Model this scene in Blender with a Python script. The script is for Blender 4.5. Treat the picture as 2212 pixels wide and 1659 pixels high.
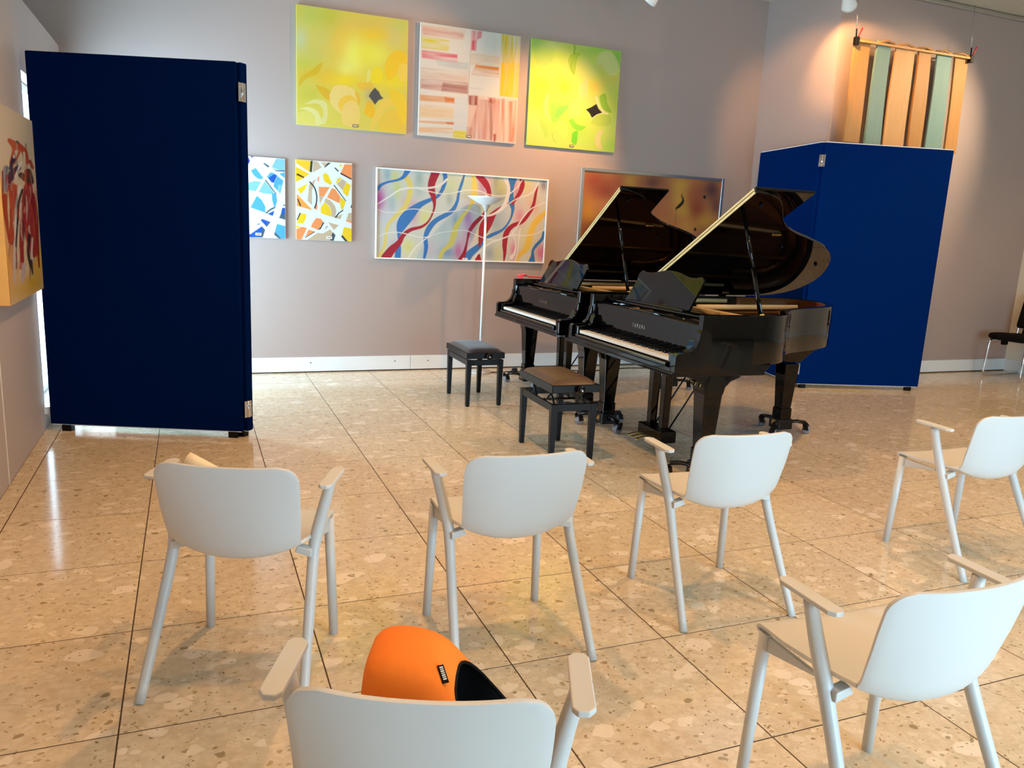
import bpy, bmesh, math, random
import numpy as np
from mathutils import Vector, Matrix
random.seed(7); np.random.seed(7)
for o in list(bpy.data.objects): bpy.data.objects.remove(o, do_unlink=True)
SC = bpy.context.scene
COL = SC.collection

# ------------------------------------------------------------------ camera
CAMH = 1.461
cam_d = bpy.data.cameras.new('camera'); cam = bpy.data.objects.new('camera', cam_d); COL.objects.link(cam)
cam_d.sensor_width = 36.0; cam_d.lens = 1692.3/2212*36.0; cam_d.clip_start = 0.05; cam_d.clip_end = 200
_r = Vector((0.92663169, -0.37291031, 0.04787078)); _u = Vector((0.03060657, 0.20172355, 0.97896417)); _f = Vector((0.37472250, 0.90567406, -0.19833693))
M = Matrix((( _r.x, _u.x, -_f.x, 0), (_r.y, _u.y, -_f.y, 0), (_r.z, _u.z, -_f.z, CAMH), (0, 0, 0, 1)))
cam.matrix_world = M
SC.camera = cam

# ------------------------------------------------------------------ view + sky
vs = SC.view_settings
vs.view_transform = 'Standard'; vs.look = 'None'; vs.gamma = 1.0; vs.use_curve_mapping = False
vs.exposure = -0.42
W = bpy.data.worlds.new('overcast_sky'); SC.world = W; W.use_nodes = True
bg = W.node_tree.nodes['Background']; bg.inputs[0].default_value = (0.50, 0.78, 1.0, 1); bg.inputs[1].default_value = 40.0

# window openings used by the structure below: (axis plane, ranges)
REAR_Y = -2.2; WZ0 = 0.15; WZ1 = 2.2; RIGHT_X = 9.25; LEFT_X = -0.92; BACK_Y = 7.49; CEIL = 3.97
REAR_WIN = [(1.8, 2.75), (3.55, 4.35), (5.3, 5.8)]           # x ranges
RIGHT_WIN = []       # y ranges
LEFT_WIN = (5.78, 7.44, 0.12, 2.24)
def portal(name, loc, rot, sx, sy):
    l = bpy.data.lights.new(name, 'AREA'); l.shape = 'RECTANGLE'; l.size = sx; l.size_y = sy
    l.cycles.is_portal = True
    o = bpy.data.objects.new(name, l); COL.objects.link(o); o.location = loc; o.rotation_euler = rot
for a, b in REAR_WIN: portal('daylight_portal', ((a+b)/2, REAR_Y-0.12, (WZ0+WZ1)/2), (math.pi/2, 0, 0), b-a, WZ1-WZ0)
for a, b in RIGHT_WIN: portal('daylight_portal', (RIGHT_X+0.12, (a+b)/2, (WZ0+WZ1)/2), (math.pi/2, 0, math.pi/2), b-a, WZ1-WZ0)
portal('daylight_portal', (LEFT_X-0.25, 6.61, 1.18), (math.pi/2, 0, -math.pi/2), 1.66, 2.12)

# ------------------------------------------------------------------ helpers
def lin(c):
    c = np.asarray(c, float)/255.0
    return np.where(c <= 0.04045, c/12.92, ((c+0.055)/1.055)**2.4)
def L4(c): return tuple(float(v) for v in lin(c)) + (1.0,)
MATS = {}
def mat(name, rgb, rough=0.5, metal=0.0, spec=0.5, var=0.0, vscale=8.0, bump=0.0, bscale=60.0, coat=0.0, emit=None, estr=0.0, trans=0.0, sheen=0.0, stretch=None):
    if name in MATS: return MATS[name]
    m = bpy.data.materials.new(name); m.use_nodes = True; nt = m.node_tree; N = nt.nodes; K = nt.links
    b = N['Principled BSDF']
    b.inputs['Base Color'].default_value = L4(rgb); b.inputs['Roughness'].default_value = rough
    b.inputs['Metallic'].default_value = metal; b.inputs['Specular IOR Level'].default_value = spec
    b.inputs['Coat Weight'].default_value = coat; b.inputs['Coat Roughness'].default_value = 0.03
    b.inputs['Transmission Weight'].default_value = trans; b.inputs['Sheen Weight'].default_value = sheen
    if emit is not None:
        b.inputs['Emission Color'].default_value = L4(emit); b.inputs['Emission Strength'].default_value = estr
    if var or bump:
        tc = N.new('ShaderNodeTexCoord'); src = tc.outputs['Object']
        if stretch:
            mp = N.new('ShaderNodeMapping'); mp.inputs['Scale'].default_value = stretch
            K.new(src, mp.inputs['Vector']); src = mp.outputs['Vector']
    if var:
        n = N.new('ShaderNodeTexNoise'); n.inputs['Scale'].default_value = vscale; n.inputs['Detail'].default_value = 4
        K.new(src, n.inputs['Vector'])
        mx = N.new('ShaderNodeMix'); mx.data_type = 'RGBA'
        c = np.array(L4(rgb)[:3])
        mx.inputs[6].default_value = (*[float(v) for v in c*(1-var)], 1); mx.inputs[7].default_value = (*[float(min(1, v)) for v in c*(1+var)], 1)
        K.new(n.outputs['Fac'], mx.inputs[0]); K.new(mx.outputs[2], b.inputs['Base Color'])
    if bump:
        n2 = N.new('ShaderNodeTexNoise'); n2.inputs['Scale'].default_value = bscale; n2.inputs['Detail'].default_value = 3
        K.new(src, n2.inputs['Vector'])
        bp = N.new('ShaderNodeBump'); bp.inputs['Strength'].default_value = bump; bp.inputs['Distance'].default_value = 0.01
        K.new(n2.outputs['Fac'], bp.inputs['Height']); K.new(bp.outputs['Normal'], b.inputs['Normal'])
    MATS[name] = m
    return m

def paint_mat(name, rough=0.55, bump=0.15):
    m = bpy.data.materials.new(name); m.use_nodes = True; N = m.node_tree.nodes; K = m.node_tree.links
    b = N['Principled BSDF']; b.inputs['Roughness'].default_value = rough; b.inputs['Specular IOR Level'].default_value = 0.3
    a = N.new('ShaderNodeAttribute'); a.attribute_name = 'paint'; K.new(a.outputs['Color'], b.inputs['Base Color'])
    tc = N.new('ShaderNodeTexCoord'); n = N.new('ShaderNodeTexNoise'); n.inputs['Scale'].default_value = 180; K.new(tc.outputs['Object'], n.inputs['Vector'])
    bp = N.new('ShaderNodeBump'); bp.inputs['Strength'].default_value = bump; bp.inputs['Distance'].default_value = 0.003
    K.new(n.outputs['Fac'], bp.inputs['Height']); K.new(bp.outputs['Normal'], b.inputs['Normal'])
    return m

class MB:
    """collects shapes, builds ONE mesh object"""
    def __init__(s): s.v = []; s.f = []; s.sm = []
    def add(s, verts, faces, smooth=False, mtx=None):
        o = len(s.v)
        for p in verts:
            p = Vector(p)
            if mtx is not None: p = mtx @ p
            s.v.append(tuple(p))
        for f in faces: s.f.append(tuple(i+o for i in f)); s.sm.append(smooth)
        return s
    def box(s, x0, x1, y0, y1, z0, z1, mtx=None):
        return s.add([(x0,y0,z0),(x1,y0,z0),(x1,y1,z0),(x0,y1,z0),(x0,y0,z1),(x1,y0,z1),(x1,y1,z1),(x0,y1,z1)],
                     [(0,3,2,1),(4,5,6,7),(0,1,5,4),(1,2,6,5),(2,3,7,6),(3,0,4,7)], False, mtx)
    def frustum(s, b0, b1, z0, z1, mtx=None):   # b=(x0,x1,y0,y1)
        x0,x1,y0,y1 = b0; X0,X1,Y0,Y1 = b1
        return s.add([(x0,y0,z0),(x1,y0,z0),(x1,y1,z0),(x0,y1,z0),(X0,Y0,z1),(X1,Y0,z1),(X1,Y1,z1),(X0,Y1,z1)],
                     [(0,3,2,1),(4,5,6,7),(0,1,5,4),(1,2,6,5),(2,3,7,6),(3,0,4,7)], False, mtx)
    def prism(s, poly, a0, a1, axis='z', mtx=None, smooth=False):
        """extrude a 2D polygon: axis z -> (x,y); axis y -> (x,z); axis x -> (y,z)"""
        n = len(poly)
        def P(p, a): return (p[0],p[1],a) if axis=='z' else ((p[0],a,p[1]) if axis=='y' else (a,p[0],p[1]))
        vs_ = [P(p,a0) for p in poly]+[P(p,a1) for p in poly]
        o = len(s.v); s.add(vs_, [tuple(range(n))[::-1], tuple(range(n,2*n))], False, mtx)
        for i in range(n):
            j = (i+1) % n; s.f.append((o+i,o+j,o+n+j,o+n+i)); s.sm.append(smooth)
        return s
    def tube(s, pts, r, n=10, cap=True, mtx=None, squash=1.0):
        pts = [Vector(p) for p in pts]; m = len(pts)
        rs = r if isinstance(r, (list, tuple)) else [r]*m
        vs_ = []; prev = None
        for i, p in enumerate(pts):
            d = (pts[min(i+1,m-1)]-pts[max(i-1,0)]).normalized()
            if prev is None:
                ref = Vector((0,0,1)) if abs(d.z) < 0.9 else Vector((1,0,0))
                a = d.cross(ref).normalized()
            else:
                a = (prev - d*prev.dot(d)).normalized()
            b = d.cross(a); prev = a
            for k in range(n):
                t = 2*math.pi*k/n; vs_.append(p + (a*math.cos(t)*squash + b*math.sin(t))*rs[i])
        fs = [(i*n+k, i*n+(k+1)%n, (i+1)*n+(k+1)%n, (i+1)*n+k) for i in range(m-1) for k in range(n)]
        o = len(s.v); s.add(vs_, fs, True, mtx)
        if cap:
            s.f.append(tuple(o+k for k in range(n))[::-1]); s.sm.append(False)
            s.f.append(tuple(o+(m-1)*n+k for k in range(n))); s.sm.append(False)
        return s
    def lathe(s, prof, n=24, mtx=None, cap=True):    # prof: (r,z)
        m = len(prof); vs_ = [(r*math.cos(2*math.pi*k/n), r*math.sin(2*math.pi*k/n), z) for r,z in prof for k in range(n)]
        fs = [(i*n+k, i*n+(k+1)%n, (i+1)*n+(k+1)%n, (i+1)*n+k) for i in range(m-1) for k in range(n)]
        o = len(s.v); s.add(vs_, fs, True, mtx)
        if cap:
            s.f.append(tuple(o+k for k in range(n))[::-1]); s.sm.append(False)
            s.f.append(tuple(o+(m-1)*n+k for k in range(n))); s.sm.append(False)
        return s
    def build(s, name, m, parent=None, bevel=0.0, seg=2, subsurf=0, solid=0.0, fix=True, autosmooth=False):
        me = bpy.data.meshes.new(name); me.from_pydata(s.v, [], s.f)
        me.polygons.foreach_set('use_smooth', s.sm)
        if fix:
            bm = bmesh.new(); bm.from_mesh(me); bmesh.ops.recalc_face_normals(bm, faces=bm.faces); bm.to_mesh(me); bm.free()
        me.materials.append(m); me.update()
        o = bpy.data.objects.new(name, me); COL.objects.link(o)
        if parent is not None: o.parent = parent
        if solid:
            q = o.modifiers.new('thickness', 'SOLIDIFY'); q.thickness = abs(solid); q.offset = -1 if solid > 0 else 1
        if bevel:
            q = o.modifiers.new('bevel', 'BEVEL'); q.width = bevel; q.segments = seg; q.limit_method = 'ANGLE'; q.angle_limit = math.radians(40)
        if subsurf:
            q = o.modifiers.new('subsurf', 'SUBSURF'); q.levels = subsurf; q.render_levels = subsurf
        return o
def tag(o, label=None, cat=None, group=None, kind=None):
    if label: o['label'] = label
    if cat: o['category'] = cat
    if group: o['group'] = group
    if kind: o['kind'] = kind
    return o
def empty(name, loc=(0,0,0), rz=0.0, label=None, cat=None, group=None):
    o = bpy.data.objects.new(name, None); COL.objects.link(o); o.location = loc; o.rotation_euler = (0,0,rz)
    o.empty_display_size = 0.1
    return tag(o, label, cat, group)
def copy_tree(o, parent=None):
    c = o.copy(); COL.objects.link(c); c.parent = parent
    for ch in [x for x in bpy.data.objects if x.parent == o]: copy_tree(ch, c)
    return c
def spline(P, n=8):
    """Catmull-Rom through points, any dimension"""
    P = [np.array(p, float) for p in P]; Q = [2*P[0]-P[1]] + P + [2*P[-1]-P[-2]]; out = []
    for i in range(1, len(Q)-2):
        for k in range(n):
            t = k/n; p0,p1,p2,p3 = Q[i-1],Q[i],Q[i+1],Q[i+2]
            out.append(0.5*((2*p1)+(-p0+p2)*t+(2*p0-5*p1+4*p2-p3)*t*t+(-p0+3*p1-3*p2+p3)*t**3))
    out.append(P[-1]); return out
def rotz(a): return Matrix.Rotation(a, 4, 'Z')
def T3(x,y,z): return Matrix.Translation((x,y,z))
def text_mesh(name, s, size, m, parent, mtx, depth=0.001, spacing=1.0):
    c = bpy.data.curves.new(name, 'FONT'); c.body = s; c.size = size; c.extrude = depth; c.align_x = 'CENTER'; c.align_y = 'CENTER'; c.space_character = spacing
    t = bpy.data.objects.new(name+'_tmp', c); COL.objects.link(t)
    bpy.context.view_layer.update()
    me = bpy.data.meshes.new_from_object(t.evaluated_get(bpy.context.evaluated_depsgraph_get()))
    bpy.data.objects.remove(t, do_unlink=True)
    me.transform(mtx); me.materials.clear(); me.materials.append(m)
    o = bpy.data.objects.new(name, me); COL.objects.link(o); o.parent = parent
    return o

# ------------------------------------------------------------------ materials
M_wall = mat('wall_paint', (168,152,145), 0.75, spec=0.2, var=0.02, vscale=1.5, bump=0.05, bscale=250)
M_wall_left = mat('wall_paint_left', (186,174,170), 0.6, spec=0.3, var=0.02, vscale=1.5)
M_wall_white = mat('wall_white', (225,222,208), 0.7, spec=0.2, var=0.01)
M_ceil = mat('ceiling_paint', (200,195,178), 0.8, spec=0.2, var=0.01)
M_skirt = mat('skirting_white', (224,230,232), 0.4, var=0.01)
M_frame_w = mat('window_frame_white', (235,238,236), 0.35, var=0.01)
M_grout = mat('grout', (74,52,32), 0.8, var=0.1, vscale=30)
M_chair = mat('chair_polymer', (208,209,206), 0.42, spec=0.45, var=0.01, vscale=3, bump=0.02, bscale=500)
M_chairleg = mat('chair_leg_paint', (204,205,202), 0.38, spec=0.5, var=0.01)
M_piano = mat('piano_lacquer', (4,4,5), 0.04, spec=0.32, var=0.05)
M_blacksat = mat('black_satin', (9,8,8), 0.3, spec=0.2, var=0.05)
M_blackmet = mat('black_metal', (20,18,18), 0.35, metal=0.4, var=0.05)
M_ivory = mat('ivory_key', (238,228,212), 0.25, spec=0.5, var=0.01)
M_ebony = mat('ebony_key', (10,10,10), 0.3, var=0.05)
M_gold = mat('gold_bronze_shade_dark', (150,104,44), 0.35, metal=0.7, var=0.06, vscale=12)  # plate colour darkened to stand in for shade under the lid
M_brass = mat('brass', (215,180,110), 0.22, metal=1.0, var=0.03)
M_rimwood = mat('rim_veneer', (120,70,30), 0.35, var=0.25, vscale=6, stretch=(2,2,30))
M_spruce = mat('spruce_shade_dark', (104,70,36), 0.4, var=0.15, vscale=5, stretch=(1,14,1))  # soundboard wood darkened, shade of the piano interior put into its colour
M_cream = mat('cream_bar', (228,196,140), 0.4, var=0.05)
M_goldtrim = mat('lid_edge_trim', (235,215,150), 0.3, metal=0.2, var=0.05, vscale=20)
M_steel = mat('steel', (200,200,200), 0.25, metal=1.0, var=0.03)
M_chrome = mat('chrome', (225,225,228), 0.08, metal=1.0, var=0.02)
M_greyrub = mat('grey_rubber', (135,132,140), 0.5, var=0.05)
M_felt_r = mat('red_felt', (215,40,45), 0.9, spec=0.1, var=0.08, sheen=0.3, bump=0.2, bscale=200)
M_blue = mat('divider_fabric', (0,34,96), 0.95, spec=0.02, var=0.10, vscale=120, bump=0.35, bscale=420)
M_blue2 = mat('divider_fabric_navy', (0,20,62), 0.95, spec=0.02, var=0.10, vscale=120, bump=0.35, bscale=420)
M_leather = mat('lamp_warmed_leather', (84,60,38), 0.38, spec=0.5, var=0.05, bump=0.08, bscale=300)  # browner base colour carries the reflection of the warm lamps
M_velvet = mat('dark_velvet', (32,18,18), 0.9, spec=0.1, sheen=0.4, var=0.1, vscale=30)
M_orange = mat('orange_neoprene', (255,134,44), 0.75, spec=0.2, var=0.02, bump=0.06, bscale=350)
M_black = mat('black_lining', (6,6,8), 0.8, spec=0.2, var=0.05)
M_paper = mat('cream_paper', (246,226,190), 0.7, var=0.02)
M_white = mat('white_plastic', (236,238,236), 0.4, var=0.01)
M_greybase = mat('lamp_grey', (196,190,182), 0.4, var=0.02)
M_oak = mat('raw_plank', (170,122,62), 0.6, var=0.18, vscale=4, stretch=(6,6,0.6))
M_oak2 = mat('pale_plank', (190,146,92), 0.6, var=0.14, vscale=4, stretch=(6,6,0.6))
M_teal = mat('teal_plank', (108,142,136), 0.65, var=0.10, vscale=5, stretch=(5,5,0.8))
M_red = mat('clamp_red', (190,30,25), 0.4, var=0.03)
M_fabric_black = mat('black_upholstery', (16,15,15), 0.9, spec=0.15, var=0.08, vscale=60, bump=0.2, bscale=300)
M_canvas = mat('canvas_edge', (235,232,222), 0.7, var=0.02)
M_tagm = mat('label_bronze', (96,80,50), 0.5, var=0.05)
M_silver = mat('silver_frame', (205,203,198), 0.28, metal=0.9, var=0.03)
M_lampglow = mat('lamp_glow', (255,225,180), 0.4, emit=(255,214,160), estr=30)
M_ground = mat('outside_ground', (150,155,150), 0.9, var=0.1)

def terrazzo():
    m = bpy.data.materials.new('terrazzo'); m.use_nodes = True; nt = m.node_tree; N = nt.nodes; K = nt.links
    b = N['Principled BSDF']; b.inputs['Specular IOR Level'].default_value = 0.55; b.inputs['Roughness'].default_value = 0.13
    geo = N.new('ShaderNodeNewGeometry'); oi = N.new('ShaderNodeObjectInfo')
    off = N.new('ShaderNodeCombineXYZ')
    for k, mul in ((0, 37.0), (1, 53.0), (2, 71.0)):
        q = N.new('ShaderNodeMath'); q.operation = 'MULTIPLY'; q.inputs[1].default_value = mul; K.new(oi.outputs['Random'], q.inputs[0]); K.new(q.outputs[0], off.inputs[k])
    ad = N.new('ShaderNodeVectorMath'); ad.operation = 'ADD'; K.new(geo.outputs['Position'], ad.inputs[0]); K.new(off.outputs[0], ad.inputs[1])
    # warp
    wn = N.new('ShaderNodeTexNoise'); wn.inputs['Scale'].default_value = 14; wn.inputs['Detail'].default_value = 3; K.new(ad.outputs[0], wn.inputs['Vector'])
    ws = N.new('ShaderNodeVectorMath'); ws.operation = 'SCALE'; ws.inputs[3].default_value = 0.055; K.new(wn.outputs['Color'], ws.inputs[0])
    wp = N.new('ShaderNodeVectorMath'); wp.operation = 'ADD'; K.new(ad.outputs[0], wp.inputs[0]); K.new(ws.outputs[0], wp.inputs[1])
    P = wp.outputs[0]
    def chips(scale, frac, rmax, seed):
        mp = N.new('ShaderNodeMapping'); mp.inputs['Location'].default_value = (seed, seed*1.7, seed*0.3); mp.inputs['Scale'].default_value = (1.0, 1.35, 1.0); mp.inputs['Rotation'].default_value = (0, 0, seed); K.new(P, mp.inputs['Vector'])
        v = N.new('ShaderNodeTexVoronoi'); v.inputs['Scale'].default_value = scale; v.inputs['Randomness'].default_value = 1.0; K.new(mp.outputs[0], v.inputs['Vector'])
        se = N.new('ShaderNodeSeparateColor'); K.new(v.outputs['Color'], se.inputs[0])
        pick = N.new('ShaderNodeMath'); pick.operation = 'LESS_THAN'; pick.inputs[1].default_value = frac; K.new(se.outputs[0], pick.inputs[0])
        rad = N.new('ShaderNodeMath'); rad.operation = 'MULTIPLY'; rad.inputs[1].default_value = rmax; K.new(se.outputs[1], rad.inputs[0])
        mr = N.new('ShaderNodeMath'); mr.operation = 'SUBTRACT'; K.new(rad.outputs[0], mr.inputs[0]); K.new(v.outputs['Distance'], mr.inputs[1])
        sh = N.new('ShaderNodeMapRange'); sh.inputs[1].default_value = 0.0; sh.inputs[2].default_value = 0.05; K.new(mr.outputs[0], sh.inputs[0])
        mu = N.new('ShaderNodeMath'); mu.operation = 'MULTIPLY'; K.new(sh.outputs[0], mu.inputs[0]); K.new(pick.outputs[0], mu.inputs[1])
        return mu.outputs[0]
    base = N.new('ShaderNodeTexNoise'); base.inputs['Scale'].default_value = 28; base.inputs['Detail'].default_value = 6; base.inputs['Roughness'].default_value = 0.7; K.new(P, base.inputs['Vector'])
    cr = N.new('ShaderNodeValToRGB'); cr.color_ramp.elements[0].position = 0.36; cr.color_ramp.elements[0].color = L4((204,184,152)); cr.color_ramp.elements[1].position = 0.62; cr.color_ramp.elements[1].color = L4((222,204,174))
    K.new(base.outputs['Fac'], cr.inputs['Fac']); cur = cr.outputs['Color']
    def over(cur, fac, rgb, amt=1.0):
        mx = N.new('ShaderNodeMix'); mx.data_type = 'RGBA'; mx.inputs[7].default_value = L4(rgb)
        if amt != 1.0:
            q = N.new('ShaderNodeMath'); q.operation = 'MULTIPLY'; q.inputs[1].default_value = amt; K.new(fac, q.inputs[0]); fac = q.outputs[0]
        K.new(fac, mx.inputs[0]); K.new(cur, mx.inputs[6]); return mx.outputs[2]
    cur = over(cur, chips(34, 0.45, 0.75, 5.0), (228,212,184), 0.6)
    cur = over(cur, chips(15, 0.26, 0.66, 1.0), (238,223,199), 0.75)
    cur = over(cur, chips(8, 0.13, 0.55, 9.0), (240,226,205), 0.8)
    cur = over(cur, chips(52, 0.16, 0.55, 3.0), (168,145,106), 0.75)
    cur = over(cur, chips(28, 0.06, 0.50, 7.0), (140,120,84), 0.75)
    cur = over(cur, chips(90, 0.08, 0.55, 2.0), (118,95,62), 0.75)
    # tile to tile shade
    hs = N.new('ShaderNodeMapRange'); hs.inputs[3].default_value = 0.93; hs.inputs[4].default_value = 1.05; K.new(oi.outputs['Random'], hs.inputs[0])
    ml = N.new('ShaderNodeVectorMath'); ml.operation = 'SCALE'; K.new(cur, ml.inputs[0]); K.new(hs.outputs[0], ml.inputs[3])
    K.new(ml.outputs[0], b.inputs['Base Color'])
    rn = N.new('ShaderNodeTexNoise'); rn.inputs['Scale'].default_value = 3.0; K.new(geo.outputs['Position'], rn.inputs['Vector'])
    rr = N.new('ShaderNodeMapRange'); rr.inputs[3].default_value = 0.09; rr.inputs[4].default_value = 0.17; K.new(rn.outputs['Fac'], rr.inputs[0]); K.new(rr.outputs[0], b.inputs['Roughness'])
    return m
M_terr = terrazzo()

# ------------------------------------------------------------------ setting: floor
TS = 0.6; GX0 = -0.8318; GY0 = 5.2186
floor = MB().box(-1.15, RIGHT_X+0.2, REAR_Y-0.2, BACK_Y+0.2, -0.12, -0.0007).build('floor', M_grout)
tag(floor, 'polished beige terrazzo tile floor with dark joints', None, None, 'structure')
tile_me = None
def inview(x, y):
    P = M.inverted() @ Vector((x, y, 0)); d = -P.z
    if d < 0.2: return None
    return (1106+1692.3*P.x/d, 829.5-1692.3*P.y/d, d)
cells = []; rest = MB()
for i in range(-1, 17):
    for j in range(-5, 13):
        x0 = GX0+i*TS; y0 = GY0-j*TS
        pr = [inview(x0+a*TS, y0+b*TS) for a in (0, .5, 1) for b in (0, .5, 1)]
        vis = any(p and -30 < p[0] < 2242 and -30 < p[1] < 1690 for p in pr)
        xa, xb, ya, yb = max(x0, LEFT_X), min(x0+TS, RIGHT_X), max(y0, REAR_Y), min(y0+TS, BACK_Y)
        if xb-xa < 0.03 or yb-ya < 0.03: continue
        full = (xb-xa > TS-1e-6 and yb-ya > TS-1e-6)
        if y0 > 6.6 and x0 > 6.2: continue
        cells.append((x0, y0, xa, xb, ya, yb, full, vis))
g = 0.0022
for x0, y0, xa, xb, ya, yb, full, vis in cells:
    if not vis:
        rest.box(xa+g, xb-g, ya+g, yb-g, -0.03, 0.0); continue
    if full:
        if tile_me is None:
            h = TS/2-g
            o = MB().frustum((-h,h,-h,h), (-h,h,-h,h), -0.03, -0.0008).frustum((-h,h,-h,h), (-h+.0008,h-.0008,-h+.0008,h-.0008), -0.0008, 0.0).build('tile', M_terr, floor, fix=False); tile_me = o.data
        else:
            o = bpy.data.objects.new('tile', tile_me); COL.objects.link(o); o.parent = floor
        o.location = (x0+TS/2, y0+TS/2, 0)
    else:
        o = MB().box(xa+g-(xa+xb)/2, xb-g-(xa+xb)/2, ya+g-(ya+yb)/2, yb-g-(ya+yb)/2, -0.03, 0.0).build('tile', M_terr, floor)
        o.location = ((xa+xb)/2, (ya+yb)/2, 0)
tag(rest.build('floor_field', M_terr, floor), None, None, None, 'stuff')

# ------------------------------------------------------------------ setting: walls, ceiling
JX0, JX1, RW = 5.90, 6.04, 6.54      # jog in the far wall: inner corner, outer corner, recessed-forward wall
wb = MB()
wb.box(LEFT_X, JX0, BACK_Y, BACK_Y+0.2, -0.1, CEIL).box(-3.2, LEFT_X, BACK_Y, BACK_Y+0.2, 2.68, CEIL)
tag(wb.build('wall_back', M_wall), 'mauve grey wall with the paintings', None, None, 'structure')
tag(MB().prism([(JX0, BACK_Y+0.2), (JX0, BACK_Y), (JX1, RW), (JX1+0.2, RW), (JX1+0.2, BACK_Y+0.2)], -0.1, CEIL).build('wall_jog', M_wall), 'pale wall return beside the blue divider', None, None, 'structure')
tag(MB().box(JX1+0.2, RIGHT_X+0.2, RW, RW+0.2, -0.1, CEIL).build('wall_recess', M_wall), 'greige wall with the wooden slat hanging', None, None, 'structure')
def wall_with_holes(axis, pos, thick, a0, a1, z0, z1, holes, hz0, hz1):
    mb = MB(); cuts = sorted(holes); prev = a0
    def seg(p, q, u, v):
        if q-p < 1e-4: return
        if axis == 'y': mb.box(p, q, pos, pos+thick, u, v)
        else: mb.box(pos, pos+thick, p, q, u, v)
    for p, q in cuts:
        seg(prev, p, z0, z1); seg(p, q, z0, hz0); seg(p, q, hz1, z1); prev = q
    seg(prev, a1, z0, z1); return mb
tag(wall_with_holes('x', LEFT_X-0.2, 0.2, REAR_Y, BACK_Y, -0.1, 2.68, [(LEFT_WIN[0], LEFT_WIN[1])], LEFT_WIN[2], LEFT_WIN[3]).build('wall_left', M_wall_left), 'low pale wall at the left', None, None, 'structure')
tag(MB().box(-3.4, -3.2, REAR_Y, BACK_Y+0.2, 2.5, CEIL).box(-3.2, LEFT_X-0.2, REAR_Y, BACK_Y, 2.55, 2.68).build('wall_left_upper', M_wall), 'upper set back wall over the low left wall', None, None, 'structure')
tag(wall_with_holes('y', REAR_Y-0.2, 0.2, -3.4, RIGHT_X+0.2, -0.1, CEIL, REAR_WIN, WZ0, WZ1).build('wall_front', M_wall_white), 'window wall behind the camera', None, None, 'structure')
tag(wall_with_holes('x', RIGHT_X, 0.2, REAR_Y, RW, -0.1, CEIL, RIGHT_WIN, WZ0, WZ1).build('wall_right', M_wall_white), 'cream end wall with windows', None, None, 'structure')
tag(MB().box(-3.4, RIGHT_X+0.2, REAR_Y-0.2, BACK_Y+0.2, CEIL, CEIL+0.2).build('ceiling', M_ceil), 'plain off-white ceiling', None, None, 'structure')
# windows
def window(name, axis, pos, a0, a1, z0, z1, n=2, label=''):
    fr = MB(); t = 0.05; d0, d1 = pos-0.03, pos+0.03
    def b(p, q, u, v):
        if axis == 'y': fr.box(p, q, d0, d1, u, v)
        else: fr.box(d0, d1, p, q, u, v)
    b(a0, a0+t, z0, z1); b(a1-t, a1, z0, z1); b(a0+t, a1-t, z0, z0+t); b(a0+t, a1-t, z1-t, z1)
    for k in range(1, n):
        c = a0+(a1-a0)*k/n; b(c-0.03, c+0.03, z0+t, z1-t)
    o = fr.build(name, M_frame_w, None, 0.004)
    return tag(o, label, None, None, 'structure')
w = window('window_1', 'x', LEFT_X-0.12, LEFT_WIN[0], LEFT_WIN[1], LEFT_WIN[2], LEFT_WIN[3], 2, 'bright window behind the left blue divider')
MB().box(LEFT_X-0.02, LEFT_X+0.06, LEFT_WIN[0]-0.03, LEFT_WIN[1]+0.03, 0.10, 0.15).build('window_sill', M_frame_w, w, 0.004)
for k in range(2):
    MB().box(LEFT_X-0.07, LEFT_X-0.055, 5.84+k*0.06, 5.865+k*0.06, 0.17, 2.2).build('blind_slat', M_frame_w, w)
k = 2
for a, b_ in REAR_WIN: window('window_%d' % k, 'y', REAR_Y-0.1, a, b_, WZ0, WZ1, 2, 'window in the wall behind the camera'); k += 1
for a, b_ in RIGHT_WIN: window('window_%d' % k, 'x', RIGHT_X+0.1, a, b_, WZ0, WZ1, 2, 'window in the end wall at the right'); k += 1
# skirting boards
bb = MB().box(LEFT_X, JX0, BACK_Y-0.004, BACK_Y, 0.0, 0.012).build('baseboard_back', M_grout); tag(bb, 'pale skirting below the paintings', None, None, 'structure')
for a, b_ in ((LEFT_X, 1.987), (1.99, 4.45), (4.453, JX0)):
    pl = MB().box(a, b_, BACK_Y-0.018, BACK_Y, 0.012, 0.147).build('board', M_skirt, bb, 0.002)
for x in (1.02, 1.83, 2.17, 3.2, 4.2):
    MB().lathe([(0.006, 0), (0.006, 0.003), (0.002, 0.004)], 8, T3(x, BACK_Y-0.018, 0.095) @ Matrix.Rotation(math.pi/2, 4, 'X')).build('screw', M_tagm, bb)
bb2 = MB().box(JX1, RIGHT_X, RW-0.004, RW, 0.0, 0.012).build('baseboard_right', M_grout); tag(bb2, 'pale skirting below the slat hanging', None, None, 'structure')
MB().box(JX1, RIGHT_X, RW-0.018, RW, 0.012, 0.147).build('board', M_skirt, bb2, 0.002)
bb3 = MB().box(RIGHT_X-0.018, RIGHT_X, REAR_Y, RW-0.018, 0.0, 0.147).build('baseboard_end', M_skirt, None, 0.002); tag(bb3, 'pale skirting along the end wall', None, None, 'structure')
# picture rail under the ceiling, panel joint on the left wall
tr = MB().box(JX1, RIGHT_X, RW-0.05, RW, CEIL-0.05, CEIL-0.012).box(JX1, RIGHT_X, RW-0.02, RW, CEIL-0.012, CEIL).build('trim_1', M_silver, None, 0.004); tag(tr, 'slim metal picture rail under the ceiling', None, None, 'structure')
tr = MB().box(LEFT_X, LEFT_X+0.004, 4.60, 4.606, 0.0, 2.68).build('trim_2', M_wall_white); tag(tr, 'thin upright joint strip in the left wall', None, None, 'structure')

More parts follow.
